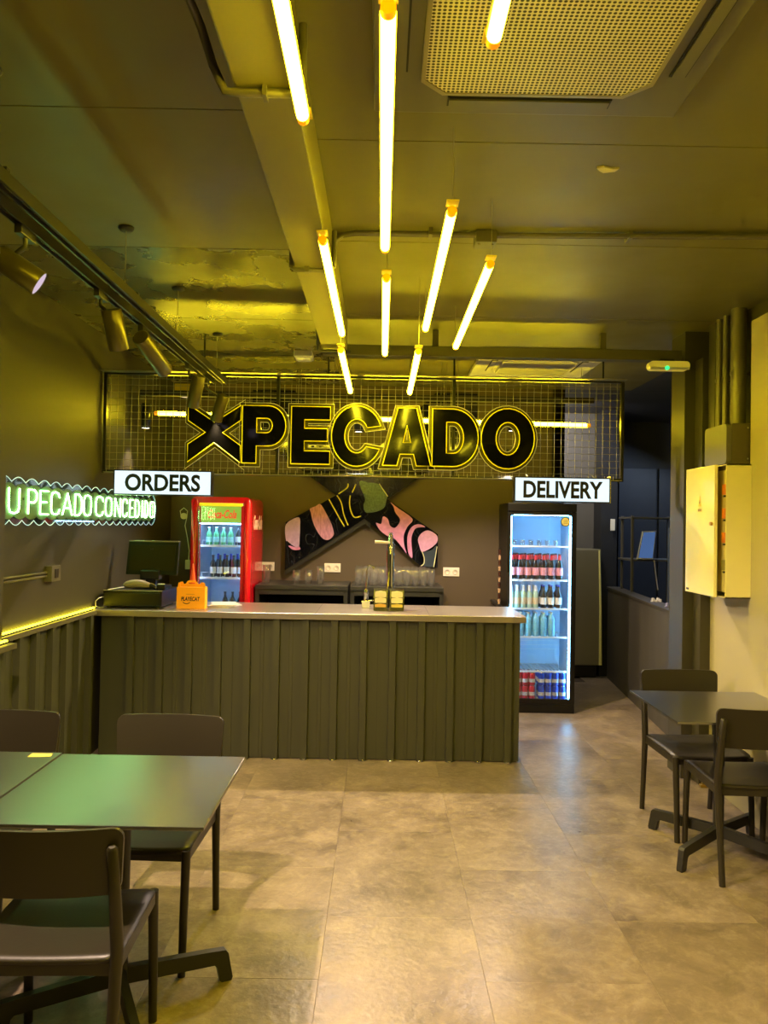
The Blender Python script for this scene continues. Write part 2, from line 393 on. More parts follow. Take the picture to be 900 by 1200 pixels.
# wainscot of folded steel sheets on the left wall
for (a, b) in ((3.98, 4.60), (4.602, 5.44)):
    corrugated((XL + 0.012, a), (XL + 0.012, b), 0.0, 1.0, (1, 0), 0.10 if a < 4 else 0.11, 'corrugated_sheet', wl, m_corr)
for (a, b) in ((1.5, 2.7), (2.702, 3.95)):
    corrugated((-1.918, a), (-1.918, b), 0.0, 0.99, (1, 0), 0.10, 'corrugated_sheet', wl2, m_corr)
tr = CB(XL, XL + 0.052, 3.96, 5.44, 1.0, 1.028, c=0.002); tr.struct('trim_1', m_steelbeam)
MB().cbox(-1.93, -1.868, -1.6, 3.985, 0.99, 1.018, c=0.002).struct('trim_2', m_steelbeam)
t = thing('led_strip', 'glowing yellow LED strip along the ledge of the left wall beside the counter', 'led strip', (XL + 0.03, 4.7, 1.028))
B(XL + 0.004, XL + 0.022, 3.99, 5.44, 1.028, 1.036).build('channel', m_blackmetal, t)
B(XL + 0.006, XL + 0.020, 3.99, 5.44, 1.036, 1.045).build('diffuser', m_ledstrip, t)
t = thing('led_strip', 'short end of yellow LED strip on the nearer stepped-out left wall', 'led strip', (-1.91, 3.0, 1.018))
B(-1.926, -1.908, 1.6, 3.97, 1.018, 1.026).build('channel', m_blackmetal, t)
B(-1.924, -1.910, 1.6, 3.97, 1.026, 1.035).build('diffuser', m_ledstrip, t)

# right side: near cladding, low cladding under the cabinet, pillar, dark wall above
B(XR, XR + 0.12, -1.6, 5.32, 0, ZC).struct('wall_right', m_wall)
clad = MB(); clad.cbox(2.13, XR, 2.0, 4.44, 0.0, 2.88, c=0.002)
clad.struct('wall_right_board', m_cladding)
MB().cbox(2.13, XR, -1.6, 1.996, 0.0, 2.88, c=0.002).struct('wall_right_board', m_cladding)
MB().cbox(2.165, XR, 4.442, 5.10, 0.0, 1.90, c=0.002).struct('wall_right_low_board', m_cladding)
CB(2.135, 2.15, 4.444, 4.455, 0.0, 1.9, c=0.001).struct('trim_3', m_cladding)
m_pillar = M('dark_painted_pillar', (62, 58, 40), rough=0.45, var=0.10, scale=2)
pl = CB(2.03, XR + 0.05, 5.16, 5.40, 0, ZC, c=0.003).struct('pillar', m_pillar)
CB(2.10, XR, 5.04, 5.16, 0, 2.80, c=0.003).struct('pillar_casing', m_pillar)
CB(2.13, XR, 4.92, 5.02, 2.2, ZC, c=0.003).struct('duct_casing', m_pillar)
# half wall of the opening at the back right, running away from the pillar
hw = MB(); hw.prism([(2.26, 5.40), (2.55, 8.62), (2.67, 8.62), (2.38, 5.40)], 'z', 0.0, 0.99); hw.struct('half_wall', m_scuffed)
hc = MB(); hc.prism([(2.25, 5.40), (2.54, 8.62), (2.68, 8.62), (2.39, 5.40)], 'z', 0.99, 1.012); hc.struct('half_wall_cap', M('worn_cap', (70, 66, 58), rough=0.45, var=0.3, scale=12))
# corridor end beyond the fridge
B(1.76, 2.48, 8.95, 9.07, 0, ZC).struct('wall_corridor', M('grey_end_wall', (92, 90, 88), rough=0.5, var=0.07))
B(1.76 - 0.12, 1.76, YB, 8.95, 0, ZC).struct('wall_corridor_side', m_wall)
CB(2.475, 2.66, 8.66, 9.07, 0, ZC, c=0.004).struct('column', M('dark_blue_black_column', (38, 40, 46), rough=0.45))
B(2.66, 4.2, 9.6, 9.72, 0, ZC).struct('wall_back_room', m_wall_blue)
B(4.1, 4.2, 5.3, 9.6, 0, ZC).struct('wall_back_room_side', m_wall_blue)
B(XR + 0.12, 4.2, 5.2, 5.32, 0, ZC).struct('wall_back_room_front', m_wall_blue)
# tall dark panels in the back room
for i, (a, b) in enumerate(((2.68, 2.92), (2.95, 3.42), (3.45, 3.9))):
    CB(a, b, 9.55, 9.60, 0.0, 2.42, c=0.004).struct('trim_%d' % (4 + i), M('dark_blue_panel', (52, 55, 64), rough=0.4, var=0.15))

# ================================================================== CEILING FITTINGS
def tube_light(x, y0, y1, z, label, wires=None, grp='yellow LED tubes hung below the ceiling'):
    t = thing('tube_light', label, 'tube light', (x, (y0 + y1) / 2, z), 0, grp)
    a, b = y0 + 0.03, y1 - 0.03
    MB().tube([(x, a, z), (x, b, z)], 0.0165, 12).build('tube', m_tubecore, t)
    sh = [(x + 0.0195 * math.cos(math.radians(q)), z + 0.0195 * math.sin(math.radians(q))) for q in range(12, 169, 12)]
    sh += [(x + 0.0175 * math.cos(math.radians(q)), z + 0.0175 * math.sin(math.radians(q))) for q in range(168, 11, -12)]
    n_ = len(sh); mb = MB(); mb.add([(p[0], yy, p[1]) for yy in (a, b) for p in sh], [(i, (i + 1) % n_, n_ + (i + 1) % n_, n_ + i) for i in range(n_)], True)
    mb.build('back_shell', m_clip, t)
    for yy, s in ((a, -1), (b, 1)):
        MB().tube([(x, yy, z), (x, yy + s * 0.022, z)], 0.0165, 12).build('end_cap', m_amber, t)
        mb = MB(); c0, c1 = sorted((yy, yy + s * 0.055)); mb.cbox(x - 0.021, x + 0.021, c0, c1, z + 0.018, z + 0.024, c=0.001)
        mb.build('clip', m_clip, t)
        yw = yy + s * 0.045
        MB().tube([(x, yw, z + 0.02), (x, yw, 2.80 if abs(x + 0.24) < 0.12 else 2.955 if (x > 0.1 and yw < 2.4) else ZC)], 0.0016, 6).build('wire', m_wire, t)
    return t
tube_light(-0.225, 0.62, 2.03, 2.73, 'nearest yellow tube lamp in the left row, cut by the top of the frame')
tube_light(-0.240, 2.87, 4.34, 2.73, 'second yellow tube lamp in the left row, under the boxed beam')
tube_light(-0.235, 4.12, 5.46, 2.60, 'short looking far yellow tube lamp in the left row, ending before the wire mesh')
tube_light(-0.004, 1.56, 2.98, 2.73, 'long bright yellow tube lamp hanging in the middle of the ceiling')
tube_light(0.004, 3.30, 4.82, 2.73, 'far yellow tube lamp in the middle row, above the letter C')
tube_light(0.228, 0.30, 1.69, 2.73, 'yellow tube lamp end hanging under the big ceiling cassette grille')
tube_light(0.222, 2.58, 4.19, 2.73, 'yellow tube lamp right of the middle row, hung on a long wire')
tube_light(0.185, 4.12, 5.46, 2.60, 'far yellow tube lamp above the letter A of the big sign')
tube_light(0.430, 3.13, 4.64, 2.74, 'rightmost slanting yellow tube lamp below the junction box')

# the same rows run on above and behind the camera
tube_light(-0.228, -1.15, 0.42, 2.73, 'yellow tube lamp of the left row behind the camera')
tube_light(0.0, -0.15, 1.38, 2.73, 'yellow tube lamp of the middle row above the camera')
tube_light(0.430, -0.10, 1.42, 2.74, 'yellow tube lamp of the right row above the camera')
tube_light(1.15, -0.40, 1.10, 2.74, 'added yellow tube lamp behind the camera, tinting the right wall')  # outside the rows: unseen lamp added to throw yellow on the right wall

def hor_tube(x0, x1, z0, z1, y, label):
    t = thing('tube_light', label, 'tube light', ((x0 + x1) / 2, y, (z0 + z1) / 2), 0, 'horizontal yellow LED tubes behind the wire mesh')
    P0, P1 = Vector((x0 + 0.03, y, z0)), Vector((x1 - 0.03, y, z1))
    MB().tube([P0, P1], 0.0165, 12).build('tube', m_tubecore, t)
    MB().tube([P0, P1], 0.0215, 14, cap=False).build('sleeve', m_tubesleeve, t)
    for p, s in ((P0, -1), (P1, 1)):
        MB().tube([p, p + Vector((s * 0.03, 0, 0))], 0.0165, 12).build('end_cap', m_amber, t)
        MB().tube([p + Vector((s * 0.02, 0, 0.015)), p + Vector((s * 0.02, 0, (ZC if p.x < 0.7 else 2.96) - p.z))], 0.0016, 6).build('wire', m_wire, t)
hor_tube(-1.86, -0.70, 2.535, 2.525, 6.25, 'leftmost horizontal yellow tube lamp behind the mesh, left of the letter X')
hor_tube(-0.68, 0.48, 2.525, 2.512, 6.25, 'middle horizontal yellow tube lamp behind the mesh and letters')
hor_tube(0.50, 1.69, 2.512, 2.498, 6.25, 'rightmost horizontal yellow tube lamp behind the mesh, right of the last letter')

# ceiling cassettes
def cassette(x0, x1, y0, y1, zb, label, mpanel, mgrille, hole):
    cx, cy = (x0 + x1) / 2, (y0 + y1) / 2
    t = thing('air_conditioner', label, 'air conditioner', (cx, cy, zb))
    W_ = x1 - x0
    CB(x0, x1, y0, y1, zb + 0.012, ZC, c=0.006).build('panel', mpanel, t)
    g = hole / 2
    ch = 0.065
    poly = [(cx - g + ch, cy - g), (cx + g - ch, cy - g), (cx + g, cy - g + ch), (cx + g, cy + g - ch), (cx + g - ch, cy + g), (cx - g + ch, cy + g), (cx - g, cy + g - ch), (cx - g, cy - g + ch)]
    MB().prism(poly, 'z', zb - 0.006, zb + 0.013).build('grille', mgrille, t)
    # lip round the grille
    o = 0.012
    poly2 = [(cx + (px - cx) * (1 + o / g), cy + (py - cy) * (1 + o / g)) for px, py in poly]
    mb = MB()
    for i in range(8):
        a, b = poly[i], poly[(i + 1) % 8]; c, d = poly2[(i + 1) % 8], poly2[i]
        mb.prism([a, b, c, d], 'z', zb - 0.009, zb + 0.012)
    mb.build('grille_frame', mpanel if mpanel is not m_cas_dark else m_cas_lip, t)
    sw = hole / 2 - 0.075; off = g + 0.075
    for (dx, dy) in ((0, 1), (0, -1), (1, 0), (-1, 0)):
        if dx == 0:
            a = (cx - sw, cx + sw, cy + dy * off - 0.024, cy + dy * off + 0.024)
        else:
            a = (cx + dx * off - 0.024, cx + dx * off + 0.024, cy - sw, cy + sw)
        B(a[0], a[1], a[2], a[3], zb + 0.008, zb + 0.0135).build('outlet_slot', m_cas_slot, t)
        B(a[0] + 0.006, a[1] - 0.006, a[2] + 0.006, a[3] - 0.006, zb + 0.002, zb + 0.0075).build('louvre_flap', mpanel, t)
    return t
m_cas_dark = M('dark_painted_cassette', (104, 100, 74), rough=0.38, var=0.06)
m_cas_lip = M('worn_metal_lip', (170, 160, 120), rough=0.3, metal=0.5)
m_cas_slot = M('louvre_slot_shadow', (30, 29, 24), rough=0.6)
m_cas_white = M('white_cassette_plastic', (190, 186, 172), rough=0.4, var=0.03)
def grille_material(name, c1, c2, sc):
    m = bpy.data.materials.new(name); m.use_nodes = True; nt = m.node_tree; b = nt.nodes['Principled BSDF']
    tc = nt.nodes.new('ShaderNodeTexCoord'); v = nt.nodes.new('ShaderNodeTexVoronoi'); v.voronoi_dimensions = '2D'; v.inputs['Scale'].default_value = sc; v.inputs['Randomness'].default_value = 0.0
    nt.links.new(tc.outputs['Object'], v.inputs['Vector'])
    r = nt.nodes.new('ShaderNodeValToRGB'); r.color_ramp.elements[0].position = 0.28; r.color_ramp.elements[1].position = 0.42
    r.color_ramp.elements[0].color = L(c2); r.color_ramp.elements[1].color = L(c1)
    nt.links.new(v.outputs['Distance'], r.inputs[0]); nt.links.new(r.outputs[0], b.inputs['Base Color'])
    b.inputs['Roughness'].default_value = 0.42; b.inputs['Metallic'].default_value = 0.2
    bp = nt.nodes.new('ShaderNodeBump'); bp.inputs['Strength'].default_value = 0.5; bp.inputs['Distance'].default_value = 0.003
    nt.links.new(r.outputs[0], bp.inputs['Height']); nt.links.new(bp.outputs[0], b.inputs['Normal'])
    return m
cassette(-0.045, 0.905, 1.465, 2.415, 2.955, 'large dark painted ceiling cassette with perforated metal grille near the camera', m_cas_dark, grille_material('perforated_grille', (236, 226, 180), (70, 64, 34), 75), 0.65)
cassette(0.74, 1.71, 5.72, 6.69, 2.955, 'pale ceiling cassette far back above the wire mesh', m_cas_white, M('pale_intake_grille', (150, 146, 130), rough=0.5), 0.56)

# conduits and boxes on the ceiling
t = thing('conduit', 'long thin conduit pipe crossing the ceiling in front of the far tube lamps', 'pipe', (0.9, 3.46, 2.98))
pts = [(-0.245, 3.62, 2.982), (-0.235, 3.55, 2.982), (-0.20, 3.49, 2.982), (-0.14, 3.462, 2.982), (0.5, 3.46, 2.982), (2.19, 3.40, 2.982)]
MB().tube(pts, 0.011, 8).build('pipe', m_conduit, t)
MB().tube([(x, y + 0.024, z) for x, y, z in pts], 0.008, 8).build('pipe', m_conduit, t)
for x in (0.2, 1.1, 1.8): CB(x - 0.008, x + 0.008, 3.43, 3.50, 2.968, 3.0, c=0.001).build('saddle', m_conduit, t)
t = thing('junction_box', 'square junction box on the ceiling conduit above the rightmost tube lamp', 'junction box', (0.452, 3.50, 2.955))
CB(0.405, 0.50, 3.445, 3.545, 2.945, 3.0, c=0.004).build('box', m_conduit, t)
for dx in (-0.03, 0.03): MB().tube([(0.452 + dx, 3.47, 2.942), (0.452 + dx, 3.47, 2.946)], 0.006, 8).build('screw', m_chrome, t)
t = thing('conduit', 'short bent conduit pipe wrapping across the boxed beam near the top of the frame', 'pipe', (-0.4, 2.0, 2.79))
MB().tube([(-0.50, 1.3, 2.97), (-0.50, 1.90, 2.96), (-0.485, 1.96, 2.93), (-0.46, 1.99, 2.85), (-0.43, 2.0, 2.79), (-0.38, 2.0, 2.787), (-0.235, 2.0, 2.787), (-0.228, 2.0, 2.82), (-0.228, 2.0, 2.97)], 0.012, 8).build('pipe', m_conduit, t)
CB(-0.33, -0.318, 1.98, 2.02, 2.772, 2.80, c=0.001).build('saddle', m_conduit, t)
t = thing('conduit', 'dark pipe under the boxed beam just before the cross beam', 'pipe', (-0.3, 4.95, 2.79))
MB().tube([(-0.43, 3.8, 2.965), (-0.43, 4.85, 2.93), (-0.43, 4.93, 2.87), (-0.43, 4.97, 2.79), (-0.41, 4.99, 2.784), (-0.22, 5.0, 2.784)], 0.012, 8).build('pipe', m_blackmetal, t)
t = thing('conduit', 'short pipe with saddle crossing the boxed beam by the second left tube lamp', 'pipe', (-0.32, 3.4, 2.79))
MB().tube([(-0.42, 3.42, 2.97), (-0.42, 3.40, 2.80), (-0.40, 3.40, 2.786), (-0.25, 3.40, 2.786), (-0.232, 3.40, 2.80), (-0.232, 3.42, 2.97)], 0.011, 8).build('pipe', m_conduit, t)
CB(-0.36, -0.34, 3.385, 3.415, 2.774, 2.80, c=0.001).build('saddle', m_conduit, t)
t = thing('emergency_light', 'small pale square emergency lamp on the ceiling behind the mesh top', 'light', (-0.625, 6.02, 2.95))
CB(-0.70, -0.56, 5.93, 6.12, 2.955, 3.0, c=0.006).build('housing', m_white, t)
CB(-0.685, -0.575, 5.945, 6.10, 2.945, 2.957, c=0.004).build('lens', m_white, t)
t = thing('exit_light', 'long rounded pale emergency lamp with green dot beside the pillar top', 'light', (1.9, 5.2, 2.75))
mb = MB(); mb.prism(rrect(1.77, 2.04, 2.728, 2.785, 0.024), 'y', 5.10, 5.165); mb.build('housing', M('yellow_lit_white_plastic', (225, 215, 150), rough=0.35, emit=(235, 205, 60), es=0.25), t)  # yellow room light on white plastic, put into its colour and glow
mb = MB(); mb.prism(rrect(1.775, 2.035, 2.728, 2.742, 0.006), 'y', 5.094, 5.10); mb.build('diffuser', m_white, t)
MB().tube([(1.885, 5.088, 2.737), (1.885, 5.10, 2.737)], 0.014, 10).build('indicator', EM('green_indicator', (0.05, 1.0, 0.25), 1.5), t)
CB(1.86, 1.96, 5.165, 5.225, 2.76, 2.815, c=0.003).build('bracket', m_blackmetal, t)
t = thing('ceiling_patch', 'chipped flake of pale plaster hanging from the ceiling right of the tubes', 'plaster flake', (0.80, 2.84, 2.995))
mb = MB(); mb.prism([(0.775, 2.825), (0.80, 2.815), (0.835, 2.83), (0.86, 2.825), (0.85, 2.85), (0.81, 2.862), (0.79, 2.845)], 'z', 2.994, 3.001); mb.build('flake', M('bare_plaster', (190, 180, 150), rough=0.8), t)

# track with spotlights on the left
TX = -1.19
t = thing('lighting_track', 'long black lighting track hung along the left side of the ceiling', 'lighting track', (TX, 3.3, 2.66))
for dx in (-0.045, 0.045):
    mb = MB()
    mb.box(TX + dx - 0.018, TX + dx + 0.018, 0.6, 5.51, 2.665, 2.69); mb.box(TX + dx - 0.018, TX + dx - 0.013, 0.6, 5.51, 2.648, 2.665); mb.box(TX + dx + 0.013, TX + dx + 0.018, 0.6, 5.51, 2.648, 2.665)
    mb.build('rail', m_trackm, t)
    for q in (-0.006, 0.006): B(TX + dx + q - 0.0018, TX + dx + q + 0.0018, 0.6, 5.51, 2.658, 2.6655).build('conductor', m_trackcopper, t)
for y in (1.2, 2.27, 3.50, 4.40, 5.46):
    MB().tube([(TX, y, 2.70), (TX, y, 2.985)], 0.0022, 6).build('hanger_wire', m_wire, t)
    MB().lathe([(0.0, 2.982), (0.026, 2.982), (0.036, 2.992), (0.036, 3.0), (0, 3.0)], (TX, y, 0), 14).build('hanger_cup', m_blackmetal, t)
    CB(TX - 0.065, TX + 0.065, y - 0.012, y + 0.012, 2.69, 2.70, c=0.001).build('cross_clamp', m_trackm, t)
def spotlight(y, top, tip, label, r=0.038, dx=-0.045, lens=None, power=0, tgt=None, cone=80):
    top, tip = Vector(top), Vector(tip); d = (tip - top).normalized()
    t = thing('spotlight', label, 'spotlight', (TX + dx, y, 2.648), 0, 'bronze spotlights on the left track')
    CB(TX + dx - 0.013, TX + dx + 0.013, y - 0.055, y + 0.055, 2.618, 2.652, c=0.003).build('adapter', m_trackm, t)
    MB().tube([(TX + dx, y, 2.62), (TX + dx, y, 2.59), top + d * 0.03], 0.009, 8).build('swivel', m_trackm, t)
    MB().tube([top, top + d * 0.004, tip - d * 0.003, tip], [r * 0.93, r, r, r * 0.96], 20, cap=False).add([], []).build('body', m_bronze, t)
    mb = MB(); mb.tube([top + d * 0.002, top + d * 0.006], r * 0.95, 20); mb.build('rear_cap', m_bronze, t)
    MB().tube([tip - d * 0.006, tip - d * 0.002], r * 0.93, 20).build('lens', lens or m_lens, t)
    if power: spot('spotlight_beam', tuple(tip + d * 0.006), tgt or tuple(tip + d), power, SPOT_WARM, cone)
    return t
m_lens = EM('warm_spot_lens', (0.85, 0.66, 0.80), 0.8)
spotlight(2.62, (-1.325, 2.615, 2.555), (-1.20, 2.66, 2.475), 'nearest bronze spotlight at the left edge with a pinkish lit lens', r=0.045, power=130, tgt=(1.25, 3.5, 0.0), cone=72)
spotlight(3.33, (-1.19, 3.33, 2.575), (-1.175, 3.40, 2.415), 'upright bronze spotlight hanging straight down, second along the left track', r=0.043, power=45, tgt=(-1.2, 4.4, 0), cone=80)
spotlight(3.93, (-1.21, 3.80, 2.57), (-1.16, 4.06, 2.455), 'dark bronze spotlight tilted away towards the counter, third along the left track', r=0.043, power=70, tgt=(-0.3, 4.95, 0), cone=60)
spotlight(4.86, (-1.17, 4.86, 2.585), (-1.225, 4.93, 2.395), 'bronze spotlight leaning back over the letter X, fourth along the left track', r=0.042, power=40, tgt=(-0.6, 4.9, 0), cone=60)
spotlight(5.34, (-1.12, 5.38, 2.55), (-1.185, 5.44, 2.375), 'last bronze spotlight at the far end of the left track', r=0.042, power=50, tgt=(-1.0, 5.2, 0), cone=80)
# two more spotlights of the same track, nearer than the frame shows
spotlight(2.26, (-1.19, 2.24, 2.60), (-1.18, 2.25, 2.44), 'bronze spotlight pointing straight down just outside the top left of the frame', r=0.043, power=360, tgt=(-0.2, 3.0, 0), cone=125)
spotlight(1.0, (-1.19, 1.0, 2.60), (-1.13, 1.03, 2.44), 'bronze spotlight near the start of the left track by the camera', r=0.043, power=300, tgt=(0.85, 1.9, 0), cone=56)
# surface wiring beside the track, on the ceiling
t = thing('cable', 'thin black cable run along the ceiling left of the track', 'cable', (-1.45, 3.4, 2.99))
for dx in (0, 0.03): MB().tube([(-1.62 + dx, 1.0, 2.992), (-1.60 + dx, 2.6, 2.992), (-1.56 + dx, 4.2, 2.992)], 0.008, 6).build('strand', m_blackmetal, t)

# second rail and pendants behind the mesh
t = thing('lighting_track', 'black lighting rail running crosswise behind the wire mesh', 'lighting track', (-0.2, 6.2, 2.69))
CB(-1.96, 1.70, 6.17, 6.23, 2.668, 2.712, c=0.003).build('rail', m_trackm, t)
for x in (-1.55, -0.4, 0.6, 1.6): MB().tube([(x, 6.2, 2.71), (x, 6.2, 3.0 if x < 0.7 else 2.967)], 0.0022, 6).build('hanger_wire', m_wire, t)
m_plens = EM('white_pendant_lens', (1.0, 0.86, 0.72), 9.0)
def pendant(x, z, label):
    t = thing('pendant_light', label, 'pendant light', (x, 6.2, z), 0, 'cylinder pendants behind the mesh')
    MB().tube([(x, 6.2, z + 0.20), (x, 6.2, 2.668)], 0.006, 8).build('stem', m_trackm, t)
    MB().lathe([(0.034, z), (0.037, z), (0.037, z + 0.20), (0, z + 0.20)], (x, 6.2, 0), 20).build('body', m_black, t)
    MB().lathe([(0, z + 0.004), (0.034, z + 0.004), (0.034, z + 0.008), (0, z + 0.008)], (x, 6.2, 0), 20).build('lens', m_plens, t)
    spot('pendant_beam', (x, 6.2, z - 0.004), (x, 5.75, 0), 190 if x > -1 else 40, (1.0, 0.76, 0.60), 148 if x > -1 else 70, 0.4, 0.025)
pendant(-1.915, 2.405, 'cylinder pendant lamp behind the mesh at the far left')
pendant(-0.195, 2.405, 'cylinder pendant lamp seen through the letter C')
pendant(1.045, 2.435, 'cylinder pendant lamp seen through the last letter O')
t = thing('recessed_downlight', 'round lit fitting behind the mesh above the letter X', 'light', (-1.63, 6.3, 2.70))
CB(-1.70, -1.56, 6.24, 6.36, 2.70, 2.78, c=0.004).build('housing', m_clip, t)
MB().lathe([(0.0, 2.675), (0.035, 2.68), (0.045, 2.70), (0, 2.70)], (-1.63, 6.3, 0), 14).build('dome', EM('dim_dome', (1.0, 0.85, 0.55), 1.0), t)

# ================================================================== WIRE MESH SCREEN AND LETTERS
YM = 5.55; X0, X1, Z0, Z1 = -2.015, 1.74, 2.0, 2.735
t = thing('wire_mesh_screen', 'black framed wire mesh screen hanging over the counter behind the big letters', 'mesh screen', (-0.14, YM, Z0))
fr = 0.022
CB(X0, X1, YM - 0.02, YM + 0.02, Z1 - fr, Z1, c=0.002).build('frame_rail', m_blackframe, t)
CB(X0, X1, YM - 0.02, YM + 0.02, Z0, Z0 + fr, c=0.002).build('frame_rail', m_blackframe, t)
for x in (X0 + fr / 2, -0.76, 0.51, X1 - fr / 2): CB(x - 0.011, x + 0.011, YM - 0.02, YM + 0.02, Z0 + fr, Z1 - fr, c=0.002).build('frame_post', m_blackframe, t)
CB(X0, X1, YM - 0.10, YM - 0.022, Z1 - 0.012, Z1 - 0.006, c=0.001).build('top_flange', M('bare_edge', (150, 145, 118), rough=0.3, metal=0.6), t)
CB(X0 + 0.02, X1 - 0.02, YM - 0.055, YM - 0.022, Z0 + 0.002, Z0 + 0.008, c=0.001).build('bottom_flange', M('bare_edge', (150, 145, 118)), t)
for k in range(60): B(X0 + 0.04 + 0.0615 * k, X0 + 0.044 + 0.0615 * k, YM - 0.055, YM - 0.050, Z0 + 0.008, Z0 + 0.035).build('flange_tooth', M('bare_edge', (150, 145, 118)), t)
n = int((X1 - X0) / 0.05)
vw = MB().tube([(0, 0, 0), (0, 0, Z1 - Z0 - 0.02)], 0.0017, 5).mesh('wire'); vw.materials.append(m_wire)
for i in range(1, n):
    o = bpy.data.objects.new('wire', vw); COL.objects.link(o); o.parent = t; o.location = (X0 + i * (X1 - X0) / n + 0.14, -0.012, 0.01)
hwm = MB().tube([(X0 + 0.01 + 0.14, 0, 0), (X1 - 0.01 + 0.14, 0, 0)], 0.0017, 5).mesh('wire'); hwm.materials.append(m_wire)
for k in range(1, 15):
    o = bpy.data.objects.new('wire', hwm); COL.objects.link(o); o.parent = t; o.location = (0, -0.009, k * (Z1 - Z0) / 15)
for x in (-1.3, -0.40, 0.51, 1.59): MB().tube([(x, YM, Z1), (x, YM, 3.0)], 0.007, 8).build('hanger', m_blackframe, t)

def offset_loop(lp, d):
    n = len(lp); out = []
    for i in range(n):
        a, b, c = Vector(lp[i - 1]), Vector(lp[i]), Vector(lp[(i + 1) % n])
        e1 = (b - a); e2 = (c - b)
        if e1.length < 1e-7 or e2.length < 1e-7: out.append(tuple(b)); continue
        e1.normalize(); e2.normalize(); n1 = Vector((e1.y, -e1.x)); n2 = Vector((e2.y, -e2.x))
        m = (n1 + n2); k = 1 + n1.dot(n2)
        m = m / max(k, 0.35); out.append((b.x + m.x * d, b.y + m.y * d))
    return out
def dedupe(lp):
    o = [];
    for p in lp:
        if not o or (Vector(p) - Vector(o[-1])).length > 1e-5: o.append(p)
    return o
GLY = {}
GLY['X'] = [[(0, 0), (0.5, 0.34), (1, 0), (1, 0.30), (0.66, 0.52), (1, 0.74), (1, 1), (0.5, 0.70), (0, 1), (0, 0.72), (0.33, 0.52), (0, 0.31)]]
GLY['P'] = [[(0, 0), (0.33, 0), (0.33, 0.30)] + arc(0.60, 0.65, 0.40, 0.35, -90, 90, 14) + [(0, 1)], [(0.33, 0.78)] + arc(0.56, 0.655, 0.13, 0.125, 90, -90, 8) + [(0.33, 0.53)]]
GLY['E'] = [[(0, 0), (1, 0), (1, 0.23), (0.34, 0.23), (0.34, 0.40), (0.93, 0.40), (0.93, 0.62), (0.34, 0.62), (0.34, 0.77), (1, 0.77), (1, 1), (0, 1)]]
GLY['C'] = [arc(0.5, 0.5, 0.5, 0.5, 20, 335, 30) + arc(0.5, 0.5, 0.24, 0.28, 322, 30, 20)]
GLY['A'] = [[(0, 0), (0.30, 0), (0.36, 0.20), (0.64, 0.20), (0.70, 0), (1, 0), (0.69, 1), (0.31, 1)], [(0.42, 0.40), (0.50, 0.70), (0.58, 0.40)]]
GLY['D'] = [[(0, 0)] + arc(0.45, 0.5, 0.55, 0.5, -90, 90, 18) + [(0, 1)], [(0.31, 0.77)] + arc(0.46, 0.5, 0.22, 0.27, 90, -90, 12) + [(0.31, 0.23)]]
GLY['O'] = [arc(0.5, 0.5, 0.5, 0.5, 0, 348, 28), arc(0.5, 0.5, 0.22, 0.27, 0, -345, 22)]
def area2(lp): return sum(lp[i - 1][0] * lp[i][1] - lp[i][0] * lp[i - 1][1] for i in range(len(lp)))
m_lface = M('black_mirror_letter_face', (8, 8, 6), rough=0.09, var=0.05, coat=0.15, bump=0.03, bscale=9, spec=0.3)
m_lback = M('smoked_letter_return', (96, 90, 40), rough=0.25, metal=0.3, var=0.25, scale=26)
m_lline = M('yellow_edge_lit_outline', (230, 205, 30), rough=0.3, emit=(1.0, 0.78, 0.0), es=0.5)
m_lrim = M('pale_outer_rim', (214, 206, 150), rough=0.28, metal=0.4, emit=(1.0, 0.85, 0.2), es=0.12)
sign = thing('letter_sign', 'big black mirror-faced channel letters reading XPECADO with yellow outlines on the mesh', 'sign', (-0.15, 5.50, 2.06))
ZT, ZBt = 2.492, 2.082
for ch, xa, xb in (('X', -1.385, -1.01), ('P', -1.00, -0.69), ('E', -0.652, -0.375), ('C', -0.365, -0.005), ('A', 0.0, 0.345), ('D', 0.352, 0.68), ('O', 0.70, 1.08)):
    zs = (ZT - ZBt) * (1.0 if ch not in 'CO' else 1.05); zb = ZBt - (0.01 if ch in 'CO' else 0)
    loops = []
    for k, lp in enumerate(GLY[ch]):
        lp = dedupe([(xa + p[0] * (xb - xa), zb + p[1] * zs) for p in lp])
        if (area2(lp) > 0) != (k == 0): lp = lp[::-1]
        loops.append(lp)
    back = [offset_loop(lp, 0.024) for lp in loops]
    me = curve_mesh('letter', back, 0.035)
    me.transform(Matrix.Translation(Vector((0, 5.49, 0)) - sign.location))
    lt = link_mesh('letter', me, m_lback, sign)
    me = curve_mesh('face', loops, 0.028); me.transform(Matrix.Translation(Vector((0, 5.458, 0)) - sign.location))
    link_mesh('face', me, m_lface, lt)
    mb = MB(); mc = MB()
    for lp, bk in zip(loops, back):
        mb.tube([(p[0], 5.458, p[1]) for p in lp + [lp[0], lp[1]]], 0.0038, 5, cap=False)
        mc.tube([(p[0], 5.487, p[1]) for p in bk + [bk[0], bk[1]]], 0.003, 5, cap=False)
    mb.build('edge_line', m_lline, lt); mc.build('outer_rim', m_lrim, lt)
for x in (-1.2, -0.5, 0.15, 0.9): CB(x - 0.01, x + 0.01, 5.52, YM - 0.012, 2.2, 2.22, c=0.001).build('bracket', m_blackframe, sign)

